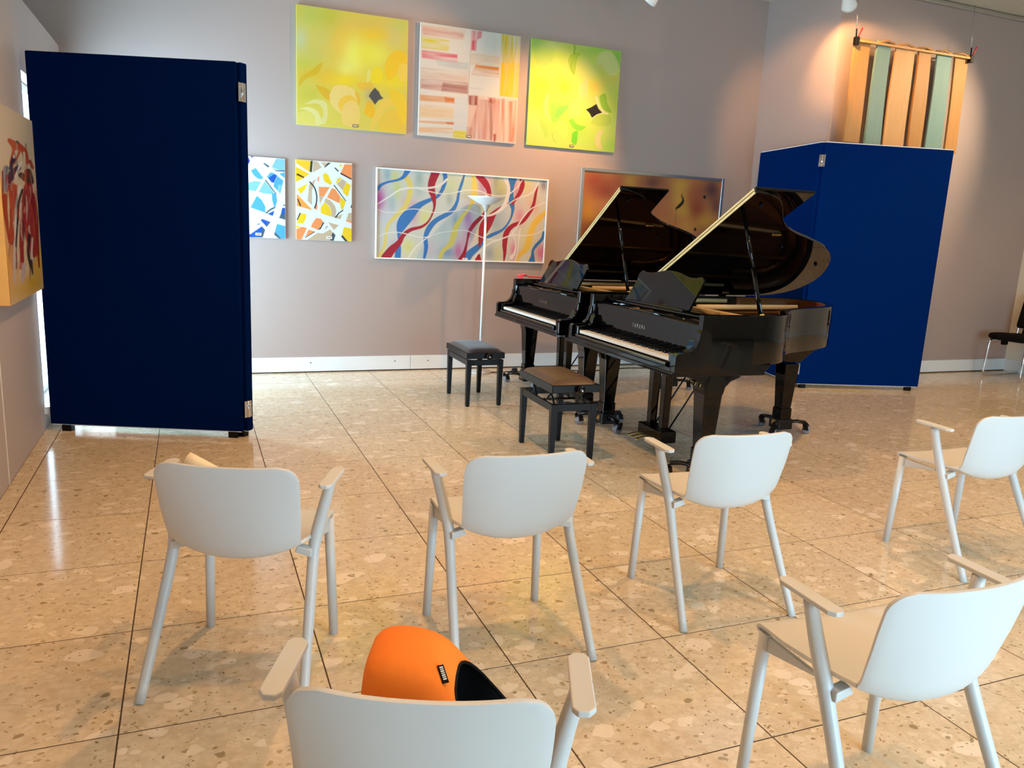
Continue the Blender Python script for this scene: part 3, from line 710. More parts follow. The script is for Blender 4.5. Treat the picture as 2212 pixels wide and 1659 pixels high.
# ------------------------------------------------------------------ wooden slat hanging
SY = 6.36
wh = empty('slat_hanging', (6.85, SY, 2.0), 0, 'hanging of upright wooden planks in tan and teal above the right divider', 'wall hanging')
WX = [(6.075,6.278,6.083,6.288,M_oak),(6.361,6.540,6.357,6.570,M_teal),(6.602,6.856,6.606,6.897,M_oak2),(6.910,7.088,6.945,7.131,M_oak),(7.178,7.398,7.193,7.418,M_teal),(7.443,7.632,7.475,7.649,M_oak)]
for k, (a, b, c, d, m_) in enumerate(WX):
    zb_ = 2.44; f = (3.43-zb_)/(3.34-2.44); c2 = a+(c-a)*f; d2 = b+(d-b)*f; t = .012+.004*(k % 2); ztop = 3.415+.02*math.sin(k*2.3)
    vv = []
    n = 8
    for i in range(n+1):
        q = i/n; z = zb_+(ztop-zb_)*q; l = c2+(a-c2)*q+.006*math.sin(5*q+k); r = d2+(b-d2)*q+.006*math.sin(4*q+2*k); w_ = .006*math.sin(3*q+k)
        vv += [(l-6.85,w_-t,z-2),(r-6.85,w_-t*.7,z-2),(r-6.85,w_+t,z-2),(l-6.85,w_+t*.6,z-2)]
    ff = [(0,3,2,1),(4*n,4*n+1,4*n+2,4*n+3)]
    for i in range(n):
        for e in range(4): ff.append((4*i+e,4*i+(e+1)%4,4*(i+1)+(e+1)%4,4*(i+1)+e))
    MB().add(vv, ff).build('plank', m_, wh, .002)
MB().prism([(-.80,1.372),(.80,1.392),(.80,1.412),(-.80,1.395)], -.045, -.018, 'y').build('batten', M_oak2, wh, .003)
for k in range(5): MB().tube([(-.50+.26*k,-.03,1.405+.002*k),(-.38+.26*k,-.034,1.425+.002*k),(-.28+.26*k,-.03,1.408+.002*k)], .010, 6).build('bark_twig', M_oak, wh)
for s, z in ((-1,1.385),(1,1.402)):
    x = s*.785
    c_ = MB().box(x-.022,x+.022,-.052,-.010,z-.045,z+.030).build('clamp', M_blackmet, wh, .004)
    MB().tube([(x-.012,-.035,z+.02),(x-.028,-.045,z+.10)], .007, 6).build('clamp_handle', M_black, c_); MB().tube([(x+.008,-.035,z+.02),(x+.045,-.045,z+.115)], .007, 6).build('clamp_handle', M_red, c_)
    MB().tube([(x,-.02,z+.02),(x+.004*s,.02,CEIL-2.03)], .0018, 5).build('hanging_wire', M_steel, wh)

# ------------------------------------------------------------------ black cantilever chair at the right edge
bc = empty('cantilever_chair', (8.86, 6.10, 0), math.radians(4), 'black upholstered chair with chrome cantilever frame at the right edge', 'chair')
for s in (-1, 1):
    MB().tube([tuple(p) for p in spline([(.40,s*.215,.012),(.10,s*.215,.012),(-.22,s*.215,.012),(-.268,s*.215,.035),(-.275,s*.215,.09),(-.262,s*.213,.30),(-.250,s*.212,.395),(-.215,s*.21,.425),(0,s*.205,.425),(.18,s*.20,.43),(.215,s*.20,.46),(.235,s*.20,.60),(.26,s*.20,.75)], 5)], .0125, 12).build('tube_frame', M_chrome, bc)
    MB().box(-.02,.06,s*.205-.02,s*.205+.02,.36,.42).build('frame_stop', M_black, bc, .004)
MB().tube([(.40,-.215,.012),(.40,.215,.012)], .0125, 12).build('frame_crossbar', M_chrome, bc)
vv = []; n1, n2 = 13, 9
def slab(pts, hw, th, name):
    P = [np.array(p) for p in spline(pts, 4)]; mb = MB(); vs_ = []; m = len(P); nn = 10
    for i, p in enumerate(P):
        d = P[min(i+1,m-1)]-P[max(i-1,0)]; d = d/np.linalg.norm(d); nr = np.array((-d[1], d[0]))
        e = min(i, m-1-i)/(m-1); tt = th*min(1, .45+6*e)
        for k in range(nn):
            t = 2*math.pi*k/nn; c, s_ = math.cos(t), math.sin(t)
            y = math.copysign(abs(c)**.35, c)*hw*min(1, .9+e); q = p+nr*math.copysign(abs(s_)**.6, s_)*tt
            vs_.append((q[0], y, q[1]))
    fs = [(i*nn+k, i*nn+(k+1)%nn, (i+1)*nn+(k+1)%nn, (i+1)*nn+k) for i in range(m-1) for k in range(nn)]+[tuple(range(nn))[::-1], tuple((m-1)*nn+k for k in range(nn))]
    return mb.add(vs_, fs, True).build(name, M_fabric_black, bc)
slab([(-.29,.455),(-.24,.478),(-.05,.470),(.12,.462),(.20,.462)], .225, .042, 'seat')
slab([(.20,.56),(.225,.66),(.255,.80),(.285,.95)], .215, .020, 'backrest')
MB().prism([(.16,.46),(.20,.46),(.235,.60),(.205,.60)], -.12, .12, 'y').build('back_bracket', M_fabric_black, bc, .006)

# ------------------------------------------------------------------ lighting fixtures
WARM = (1.0, .50, .19); AMBER = (1.0, .53, .20)
def spot(name, loc, target, power, size, blend, label, col=WARM, radius=.04, head=True):
    root = empty(name, loc, 0, label, 'lamp', 'ceiling spotlights')
    d = (Vector(target)-Vector(loc)).normalized(); q = d.to_track_quat('-Z', 'Y').to_matrix().to_4x4()
    MB().tube([(0,0,.09),(0,0,CEIL-.03-loc[2])], .009, 8).build('stem', M_white, root)
    MB().box(-.06,.06,-.02,.02,CEIL-.035-loc[2],CEIL-.001-loc[2]).build('track_adapter', M_white, root, .003)
    MB().lathe([(.030,.12),(.040,.10),(.048,.04),(.066,-.04),(.070,-.062),(.062,-.062),(.056,-.035),(.030,-.028)], 24, q, cap=True).build('shade', M_white, root)
    MB().lathe([(.002,-.034),(.030,-.036),(.052,-.038)], 20, q, cap=False).build('lamp_glass', M_lampglow, root)
    l = bpy.data.lights.new(name+'_light', 'SPOT'); l.energy = power; l.color = col; l.spot_size = size; l.spot_blend = blend; l.shadow_soft_size = radius
    lo = bpy.data.objects.new('light_beam', l); COL.objects.link(lo); lo.parent = root; lo.matrix_local = q @ T3(0, 0, -.075)
    return root
def downlight(loc, power, label, size=2.4):
    root = empty('downlight', loc, 0, label, 'lamp', 'ceiling downlights')
    MB().lathe([(.085,0),(.085,-.008),(.070,-.012),(.062,-.004),(.062,0)], 24).build('trim_ring', M_white, root)
    MB().lathe([(.002,-.003),(.060,-.003)], 20, cap=False).build('lamp_glass', M_lampglow, root)
    l = bpy.data.lights.new('downlight_light', 'SPOT'); l.energy = power; l.color = AMBER; l.spot_size = size; l.spot_blend = .6; l.shadow_soft_size = .05
    lo = bpy.data.objects.new('light_beam', l); COL.objects.link(lo); lo.parent = root; lo.location = (0,0,-.03)
    return root
spot('track_spotlight', (5.62, 6.02, 3.60), (6.35, 6.54, 3.15), 110, 1.15, .35, 'white spotlight head hanging near the slat hanging')
spot('track_spotlight', (3.78, 6.37, 3.47), (3.20, 7.49, 2.15), 360, 1.35, 1.0, 'white spotlight just cut by the top edge above the green painting')
spot('track_spotlight', (4.10, 5.90, 3.50), (1.45, 7.49, 2.72), 330, .62, .8, 'white spotlight on the track aimed at the yellow painting')
spot('track_spotlight', (4.9, 5.90, 3.78), (6.0, 6.9, 2.8), 120, 1.1, .7, 'white spotlight on the track aimed at the wall return')
spot('track_spotlight', (8.35, 5.0, 3.62), (7.0, 6.54, 2.4), 330, 1.35, .8, 'white spotlight at the right aimed at the slat hanging', col=(1.0,.72,.45))
tk = MB().box(-.5, 8.6, 5.975, 6.045, CEIL-.03, CEIL).build('track_rail', M_white, None, .003); tag(tk, 'long white lighting track fixed under the ceiling', 'track')
for x, y, pw in ((1.0,3.85,260),(4.4,3.85,260),(7.4,3.85,170),(.85,1.7,160),(2.9,1.7,160)):
    downlight((x, y, CEIL), pw, 'round ceiling downlight at %s' % {1.0:'the left',4.4:'the middle',7.4:'the right',.85:'the left',2.9:'the right'}[x] + (' towards the pianos' if y > 2 else ' above the front row of chairs'))

# ------------------------------------------------------------------ paintings: designs rasterised onto fine vertex grids
def homog(src, dst):
    A = []; B_ = []
    for (x, y), (u, v) in zip(src, dst):
        A += [[x,y,1,0,0,0,-u*x,-u*y],[0,0,0,x,y,1,-v*x,-v*y]]; B_ += [u, v]
    return np.append(np.linalg.solve(np.array(A, float), np.array(B_, float)), 1).reshape(3, 3)
class Canvas:
    """pixel-like drawing board; shapes are given in sketch coordinates, corner order TL TR BR BL"""
    def __init__(s, nx, ny, corners):
        s.nx, s.ny = nx, ny; s.gain = 0.76
        H = homog([(0,1),(1,1),(1,0),(0,0)], corners)
        u, v = np.meshgrid(np.linspace(0,1,nx), np.linspace(0,1,ny))
        w = H[2,0]*u+H[2,1]*v+H[2,2]; s.x = (H[0,0]*u+H[0,1]*v+H[0,2])/w; s.y = (H[1,0]*u+H[1,1]*v+H[1,2])/w
        s.u, s.v = u, v
        s.c = np.ones((ny, nx, 3)); s.px = float(np.hypot(s.x[0,1]-s.x[0,0], s.y[0,1]-s.y[0,0]))
    def mix(s, a, rgb): s.c = s.c*(1-a[...,None]) + lin(rgb)*a[...,None]; return s
    def fill(s, rgb): s.c[:] = lin(rgb); return s
    def blob(s, x, y, rx, ry, rgb, a=1.0, ang=0, p=2.0):
        c, q = math.cos(math.radians(ang)), math.sin(math.radians(ang)); dx, dy = s.x-x, s.y-y
        X, Y = (dx*c+dy*q)/rx, (-dx*q+dy*c)/ry
        return s.mix(a*np.exp(-(X*X+Y*Y)**(p/2)), rgb)
    def inside(s, poly):
        m = np.zeros(s.x.shape, bool); n = len(poly)
        for i in range(n):
            (xa, ya), (xb, yb) = poly[i], poly[(i+1) % n]
            if ya == yb: continue
            m ^= ((ya > s.y) != (yb > s.y)) & (s.x < (xb-xa)*(s.y-ya)/(yb-ya)+xa)
        return m
    def dist(s, pts, rad=None):
        best = np.full(s.x.shape, 1e9)
        for i in range(len(pts)-1):
            ax, ay = pts[i][:2]; bx, by = pts[i+1][:2]; dx, dy = bx-ax, by-ay; L2 = dx*dx+dy*dy+1e-9
            t = np.clip(((s.x-ax)*dx+(s.y-ay)*dy)/L2, 0, 1); d = np.hypot(s.x-ax-t*dx, s.y-ay-t*dy)
            if rad is not None: d = d-(rad[i]+(rad[i+1]-rad[i])*t)
            best = np.minimum(best, d)
        return best
    def poly(s, pts, rgb, a=1.0, smooth=False):
        if smooth: pts = [tuple(p) for p in spline(list(pts)+[pts[0]], 6)]
        ed = s.dist(list(pts)+[pts[0]]); ins = s.inside(pts); sd = np.where(ins, -ed, ed)
        return s.mix(a*np.clip(.5-sd/s.px, 0, 1), rgb)
    def stroke(s, pts, w, rgb, a=1.0, soft=0.0, n=8):
        """pts (x,y) or (x,y,width)"""
        P = [(p[0], p[1], (p[2] if len(p) > 2 else w)) for p in pts]; Q = spline(P, n) if len(P) > 2 else [np.array(p) for p in P]
        d = s.dist([(q[0], q[1]) for q in Q], [max(q[2], .5)/2 for q in Q])
        return s.mix(a*np.clip(.5-d/(s.px+soft), 0, 1), rgb)
    def noise(s, sx, sy, seed=0):
        r = np.random.RandomState(seed); g = r.rand(64, 64); X = (s.u*sx) % 63; Y = (s.v*sy) % 63
        i, j = X.astype(int), Y.astype(int); fx, fy = X-i, Y-j; fx = fx*fx*(3-2*fx); fy = fy*fy*(3-2*fy)
        return (g[j,i]*(1-fx)+g[j,i+1]*fx)*(1-fy)+(g[j+1,i]*(1-fx)+g[j+1,i+1]*fx)*fy
    def brush(s, poly, rgb, along='h', a=.9, seed=1, ragged=.5):
        n_ = s.noise(3 if along == 'h' else 46, 46 if along == 'h' else 3, seed)*.65+s.noise(9 if along == 'h' else 60, 60 if along == 'h' else 8, seed+5)*.35
        ed = s.dist(list(poly)+[poly[0]]); ins = s.inside(poly); sd = np.where(ins, -ed, ed)
        m = np.clip(.5-(sd+ragged*40*(n_-.5))/(s.px*3), 0, 1)
        return s.mix(a*m*np.clip(.25+1.3*(n_-.2), 0, 1), rgb)
    def to_mesh(s, name, width, height, m, parent, mtx):
        nx, ny = s.nx, s.ny; X = (s.u-.5)*width; Z = s.v*height
        co = np.stack([X, np.zeros_like(X), Z], -1).reshape(-1, 3)
        mm = np.array(mtx); co = co @ mm[:3,:3].T + mm[:3,3]
        idx = np.arange(nx*ny).reshape(ny, nx)
        q = np.stack([idx[:-1,:-1], idx[:-1,1:], idx[1:,1:], idx[1:,:-1]], -1).reshape(-1, 4)
        me = bpy.data.meshes.new(name); me.vertices.add(nx*ny); me.vertices.foreach_set('co', co.ravel().astype(np.float32))
        me.loops.add(q.size); me.loops.foreach_set('vertex_index', q.ravel().astype(np.int32))
        me.polygons.add(len(q)); me.polygons.foreach_set('loop_start', (np.arange(len(q))*4).astype(np.int32)); me.polygons.foreach_set('loop_total', np.full(len(q), 4, np.int32))
        me.update(); at = me.color_attributes.new('paint', 'FLOAT_COLOR', 'POINT')
        at.data.foreach_set('color', np.concatenate([np.clip(s.c*s.gain, 0, 1), np.ones((ny, nx, 1))], -1).ravel().astype(np.float32))
        me.materials.append(m); o = bpy.data.objects.new(name, me); COL.objects.link(o); o.parent = parent
        return o
PM = paint_mat('paint_on_canvas')
def hang(name, label, cv, x0, x1, z0, z1, depth, edge=M_canvas, frame=None, fw=.0, tagpos=None, tagm=M_tagm, y=BACK_Y):
    root = empty(name, ((x0+x1)/2, y, z0), 0, label, 'painting', 'paintings on the wall')
    w, h_ = x1-x0, z1-z0
    MB().box(-w/2, w/2, -depth, -.004, 0, h_).build('stretcher', edge, root, .002)
    cv.to_mesh('canvas', w-2*fw*0.9, h_-2*fw*0.9, PM, root, T3(0, -depth-.0006, fw*0.9))
    if frame is not None:
        for a in ((-w/2, -w/2+fw, 0, h_), (w/2-fw, w/2, 0, h_), (-w/2+fw, w/2-fw, 0, fw), (-w/2+fw, w/2-fw, h_-fw, h_)):
            MB().box(a[0], a[1], -depth-.014, -depth+.004, a[2], a[3]).build('frame_bar', frame, root, .003)
    if tagpos is not None:
        tx, tz, tw, th = tagpos
        t = MB().box(tx-tw/2, tx+tw/2, -depth-.004, -depth-.001, tz-th/2, tz+th/2).build('title_tag', tagm, root)
        MB().box(tx-tw*.38, tx+tw*.38, -depth-.0046, -depth-.004, tz-th*.14, tz+th*.16).build('tag_print', M_paper if tagm is M_tagm else M_tagm, t)
    return root

# yellow circles; bright centre is partly artwork, partly spotlight glow painted in
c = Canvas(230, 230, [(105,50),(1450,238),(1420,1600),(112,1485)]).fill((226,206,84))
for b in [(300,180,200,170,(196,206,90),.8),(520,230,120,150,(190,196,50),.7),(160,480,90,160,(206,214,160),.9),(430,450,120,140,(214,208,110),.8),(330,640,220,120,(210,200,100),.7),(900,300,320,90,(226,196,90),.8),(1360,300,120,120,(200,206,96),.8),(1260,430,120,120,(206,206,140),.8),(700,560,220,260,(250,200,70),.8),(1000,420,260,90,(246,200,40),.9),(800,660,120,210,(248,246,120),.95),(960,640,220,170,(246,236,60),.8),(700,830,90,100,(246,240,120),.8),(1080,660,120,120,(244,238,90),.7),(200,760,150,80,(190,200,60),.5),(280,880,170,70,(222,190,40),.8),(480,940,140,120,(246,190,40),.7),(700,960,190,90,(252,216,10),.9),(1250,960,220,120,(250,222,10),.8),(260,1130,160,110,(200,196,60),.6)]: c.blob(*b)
for p, col, a in [([(330,1015),(430,1040),(520,1100),(500,1200),(420,1150),(370,1080)],(232,178,20),.8),([(135,1040),(150,930),(260,860),(420,740),(360,880),(240,930)],(224,180,20),.8),
    ([(500,1130),(560,1030),(680,1020),(800,1080),(830,1220),(760,1400),(600,1330),(520,1240)],(250,214,130),.75),([(600,1250),(640,1170),(760,1140),(830,1220),(760,1210),(680,1260),(640,1340)],(250,196,40),.8),
    ([(640,1330),(680,1250),(780,1200),(860,1300),(850,1480),(760,1520),(660,1470)],(246,206,110),.85),([(800,1110),(840,1100),(870,1180),(850,1260)],(244,180,20),.7),([(1160,840),(1190,700),(1300,600),(1420,640),(1435,760),(1350,780),(1290,900),(1200,960)],(252,202,20),.85),
    ([(1310,860),(1350,760),(1440,780),(1440,950),(1360,960)],(250,212,80),.9),([(990,900),(1040,800),(1120,820),(1140,920),(1100,1000),(1010,970)],(252,224,10),.8),([(940,1000),(960,850),(1000,840),(980,960)],(240,230,130),.6),
    ([(910,1350),(960,1200),(1030,1260),(1050,1390),(980,1400)],(252,190,10),.9),([(1050,1330),(1130,1200),(1240,1170),(1280,1260),(1180,1300),(1100,1420),(1000,1560),(1000,1460)],(246,204,80),.8),([(1200,1060),(1330,1090),(1420,1200),(1410,1480),(1330,1440),(1290,1280),(1230,1180)],(250,206,20),.75),
    ([(1090,1420),(1250,1290),(1350,1400),(1400,1580),(1100,1560)],(246,196,50),.6),([(200,1250),(320,1190),(450,1220),(480,1330),(460,1460),(400,1480),(430,1340),(380,1250),(290,1240)],(232,222,150),.75),
    ([(130,1300),(250,1280),(360,1340),(410,1470),(330,1500),(320,1390),(220,1320)],(238,230,160),.7),([(120,1350),(220,1330),(310,1400),(320,1500),(120,1480)],(232,216,110),.8),([(820,990),(1000,985),(1030,1060),(940,1090),(850,1050)],(248,190,40),.7)]: c.poly(p, col, a, True)
c.blob(975,1130,60,80,(180,170,130),.7); c.poly([(1045,1045),(1095,1095),(1115,1140),(1148,1175),(1090,1195),(1045,1252),(1010,1200),(970,1150),(1000,1095)], (84,80,74))
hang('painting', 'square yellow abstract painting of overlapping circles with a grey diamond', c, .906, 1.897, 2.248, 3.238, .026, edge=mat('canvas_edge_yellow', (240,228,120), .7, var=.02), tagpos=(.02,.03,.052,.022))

# red and white patchwork
c = Canvas(230, 230, [(110,105),(1343,283),(1280,1610),(82,1500)]).fill((222,218,206))
for k, (p, col, al, a) in enumerate([([(120,140),(660,200),(650,330),(120,270)],(222,176,150),'h',.9),([(130,190),(640,240),(640,310),(140,260)],(206,130,116),'h',.7),([(120,275),(465,330),(455,470),(120,430)],(218,204,66),'h',1.1),([(120,450),(570,505),(560,610),(120,550)],(222,120,128),'h',1.1),
    ([(300,570),(700,610),(700,720),(320,640)],(176,186,188),'h',.8),([(110,660),(700,730),(695,860),(110,800)],(214,186,164),'h',.9),([(110,800),(695,850),(690,1000),(105,930)],(190,120,104),'h',.8),([(380,850),(695,880),(690,995),(360,960)],(150,62,54),'h',.7),
    ([(100,1000),(530,1040),(525,1110),(100,1080)],(216,140,60),'h',1.0),([(400,1030),(530,1045),(525,1110),(410,1095)],(208,110,30),'h',1.1),([(95,1120),(520,1150),(515,1320),(95,1280)],(226,190,140),'h',.9),([(90,1320),(520,1340),(515,1375),(90,1350)],(222,150,80),'h',1.0),([(420,1340),(520,1345),(518,1375),(430,1365)],(206,100,40),'h',1.1),([(90,1400),(510,1410),(505,1480),(85,1470)],(232,176,120),'h',.9),
    ([(530,1040),(690,1010),(680,1440),(520,1430)],(210,214,212),'h',.9),([(510,1440),(675,1445),(670,1550),(505,1535)],(220,206,92),'h',1.2),([(735,205),(870,215),(860,300),(800,330),(790,460),(725,460)],(218,112,120),'v',1.0),([(740,330),(800,330),(790,460),(730,450)],(210,80,100),'v',1.0),
    ([(880,220),(1095,250),(1090,520),(870,500)],(216,208,190),'v',.6),([(730,490),(1085,530),(1080,640),(725,640)],(222,186,146),'h',1.0),([(785,630),(1080,660),(1070,790),(740,755)],(216,138,66),'h',1.1),([(705,770),(1070,800),(1065,1030),(700,1000)],(220,218,206),'h',.7),([(710,910),(880,930),(880,945),(710,925)],(180,186,186),'h',.8),
    ([(1105,245),(1340,285),(1310,1050),(1080,1020)],(222,196,90),'v',1.2),([(1095,600),(1325,620),(1310,1045),(1080,1020)],(246,196,40),'v',1.2),([(700,1010),(1300,1060),(1280,1600),(670,1540)],(226,186,166),'v',1.0),([(700,1010),(815,1015),(810,1140),(700,1130)],(150,44,36),'v',1.0),([(940,1040),(1025,1045),(1020,1110),(950,1100)],(176,50,30),'v',1.1),
    ([(1100,1050),(1150,1055),(1140,1590),(1095,1580)],(222,110,76),'v',.9),([(1190,1080),(1290,1080),(1270,1600),(1180,1590)],(232,130,96),'v',.9),([(820,1060),(1090,1060),(1080,1590),(690,1540)],(180,96,84),'v',.55),([(955,1080),(1000,1080),(990,1580),(960,1570)],(130,40,34),'v',.7),([(675,1400),(750,1420),(740,1550),(670,1540)],(150,70,64),'v',.7),([(1000,1480),(1040,1490),(1035,1590),(1005,1585)],(170,40,30),'v',1.0)]): c.brush(p, col, al, a, k+3, .5)
c.stroke([(725,470),(700,900),(690,1100)], 5, (120,110,104), .7)
hang('painting', 'square painting of red, orange and white brushed rectangles', c, 2.010, 3.001, 2.249, 3.240, .030, tagpos=(.005,.028,.050,.020))

# green circles
c = Canvas(230, 230, [(118,75),(1308,245),(1200,1588),(42,1490)]).fill((196,218,92))
for b in [(190,170,160,130,(130,190,80),.9),(450,180,200,60,(206,220,150),.8),(600,180,200,120,(186,206,80),.7),(1000,230,220,70,(150,200,80),.8),(1250,330,90,140,(120,190,70),.8),(150,500,110,120,(222,222,60),.9),(240,700,150,110,(250,226,20),1),(200,900,140,200,(226,226,40),.9),(500,640,130,130,(210,226,60),.6),(550,720,90,100,(238,206,20),1),(150,1250,160,200,(206,222,110),.8),(420,1050,160,200,(160,214,70),.9),(650,1150,220,120,(176,222,80),.8),(700,1300,160,120,(150,214,60),.7),(850,560,220,160,(196,212,90),.7),(950,720,140,100,(222,200,80),.9),(1200,620,140,100,(218,206,90),.9),(1200,900,100,160,(200,206,80),.6),(300,1450,250,120,(196,224,100),.7),(1130,1350,120,180,(190,216,100),.7),(800,1420,160,110,(176,220,90),.7),(1150,1500,150,100,(160,210,80),.7)]: c.blob(*b)
for p, col, a in [([(150,320),(200,220),(330,170),(430,240),(390,380),(280,440),(180,410)],(170,206,84),.6),([(390,260),(500,260),(545,400),(520,540),(420,580),(260,590),(190,500),(300,450),(390,380)],(190,220,76),.6),([(600,360),(640,290),(760,270),(720,360),(680,560),(620,480)],(150,190,30),.7),([(715,460),(760,370),(860,340),(920,420),(1000,440),(970,580),(830,620),(730,560)],(200,212,110),.7),([(980,330),(1060,250),(1190,270),(1270,430),(1200,560),(1080,500),(1000,440)],(206,214,136),.8),
    ([(360,700),(420,600),(550,540),(480,640),(440,760),(400,880),(350,830)],(140,206,70),.8),([(750,670),(850,620),(860,760),(830,900),(740,850)],(222,206,130),.8),([(270,1000),(290,870),(340,810),(330,960),(340,1100),(370,1180),(300,1120)],(222,214,120),.85),([(360,950),(440,900),(600,960),(550,1040),(470,1160),(380,1180)],(140,208,74),.7),([(450,1000),(620,960),(540,1060),(430,1130)],(124,204,80),.7),
    ([(1010,840),(1090,810),(1120,940),(1170,1060),(1080,1030),(1030,950)],(140,190,50),.9),([(600,1160),(660,1150),(720,1220),(830,1250),(740,1300),(650,1250)],(110,206,40),.7),([(650,1330),(720,1310),(700,1480),(640,1450)],(90,206,30),.85),([(890,1200),(960,1110),(1080,1080),(1160,1120),(1150,1220),(1000,1240)],(176,204,80),.8),([(950,1400),(990,1310),(1060,1290),(1020,1400),(1040,1540),(960,1500)],(222,206,150),.8),([(200,1150),(260,1160),(330,1300),(300,1400),(240,1280)],(160,210,80),.6),([(440,1260),(480,1160),(560,1190),(600,1300),(540,1400),(470,1340)],(190,224,96),.7),([(700,850),(900,830),(980,880),(940,960),(780,980)],(190,206,104),.6),([(1030,560),(1000,440),(1060,420),(1090,560),(1050,700)],(206,206,96),.6),([(640,960),(720,880),(800,980),(780,1060),(700,1130),(600,1090)],(200,222,110),.7)]: c.poly(p, col, a, True)
c.stroke([(685,150),(690,210),(680,280)], 22, (120,160,40), .7); c.stroke([(655,380),(640,470),(680,550)], 12, (110,160,30), .5, 6); c.stroke([(970,860),(1000,960),(1060,1050),(1110,1075)], 26, (232,226,170), .9, 4); c.stroke([(900,1140),(970,1090),(1060,1065)], 12, (230,226,176), .8, 4); c.stroke([(830,1020),(870,1080),(910,1140)], 10, (220,224,150), .7, 4)
c.stroke([(1150,560),(1230,540),(1290,470)], 16, (226,222,150), .7, 8); c.stroke([(380,1340),(400,1420),(430,1460)], 12, (140,180,60), .6, 6)
c.poly([(832,1020),(900,990),(972,945),(1000,1010),(1048,1060),(975,1085),(910,1130),(880,1070)], (24,18,12))
hang('painting', 'square lime green abstract painting of circles with a black diamond', c, 3.118, 4.108, 2.250, 3.242, .026, edge=mat('canvas_edge_green', (186,214,100), .7, var=.02), tagpos=(.0,.028,.052,.022))

# blue and orange shard paintings
WH = (236,240,232); c = Canvas(130, 180, [(-335,80),(690,145),(695,1530),(-320,1500)]).fill(WH)
LB, MBl, DB, GR = (134,192,236), (84,168,216), (16,84,176), (70,92,104)
for p, col in [([(100,105),(160,108),(125,140)],(70,70,150)),([(-300,90),(60,110),(95,190),(60,250),(-300,200)],(60,60,140)),([(315,230),(340,218),(425,272),(405,302)],GR),([(540,145),(685,150),(688,350),(620,345),(540,325),(465,290)],LB),([(465,300),(540,340),(688,345),(688,368),(540,360)],GR),([(105,350),(190,305),(315,470),(290,505),(220,490),(150,430)],MBl),([(75,560),(170,530),(280,545),(185,708),(70,690),(-200,650),(-200,580)],LB),([(375,460),(440,380),(500,390),(545,425),(510,520),(480,560),(400,480)],MBl),([(400,480),(500,410),(560,430),(500,560),(460,555)],DB),([(560,440),(665,520),(610,745),(490,620),(510,540)],MBl),([(575,590),(630,600),(600,740),(560,690)],LB),([(590,400),(688,375),(688,480)],MBl),
    ([(340,535),(480,700),(475,760),(330,745),(232,720)],LB),([(340,515),(365,510),(545,750),(530,762)],GR),([(465,720),(540,760),(555,880),(520,980),(495,970),(465,850)],MBl),([(90,990),(205,785),(290,860),(350,970),(350,1080)],MBl),([(-300,960),(40,900),(60,1000),(-300,1080)],MBl),([(340,1085),(430,1010),(525,965),(515,1000),(430,1045),(375,1095)],GR),([(385,1100),(505,1040),(478,1135)],DB),([(640,990),(692,990),(693,1110),(610,1120)],DB),([(610,1110),(693,1100),(693,1200),(585,1168)],GR),([(650,950),(665,930),(690,940),(690,965)],GR),([(265,1215),(290,1185),(415,1230),(355,1310)],DB),([(415,1230),(440,1240),(370,1328),(350,1310)],GR),([(90,1450),(285,1315),(330,1360),(260,1510),(90,1510),(-200,1490)],DB),([(300,1345),(345,1375),(300,1510),(250,1510)],GR),([(550,1270),(693,1310),(693,1530),(610,1530),(505,1420)],MBl),([(500,1430),(520,1420),(620,1530),(580,1530),(500,1465)],GR),([(205,1305),(230,1260),(260,1275)],GR),([(-300,1180),(60,1230),(40,1420),(-250,1400)],LB),([(-300,300),(40,330),(30,500),(-280,480)],MBl)]: c.poly(p, col)
hang('painting', 'small portrait painting of blue and white shards beside the left divider', c, .300, .800, 1.243, 1.943, .020, edge=mat('canvas_edge_blue', (110,160,206), .7, var=.02), tagpos=(.015,.032,.050,.022), tagm=M_white)
c = Canvas(190, 260, [(868,168),(1850,215),(1862,1585),(905,1545)]).fill(WH)
YE, OR, TN, DK = (250,208,20), (250,150,84), (206,180,146), (52,58,62)
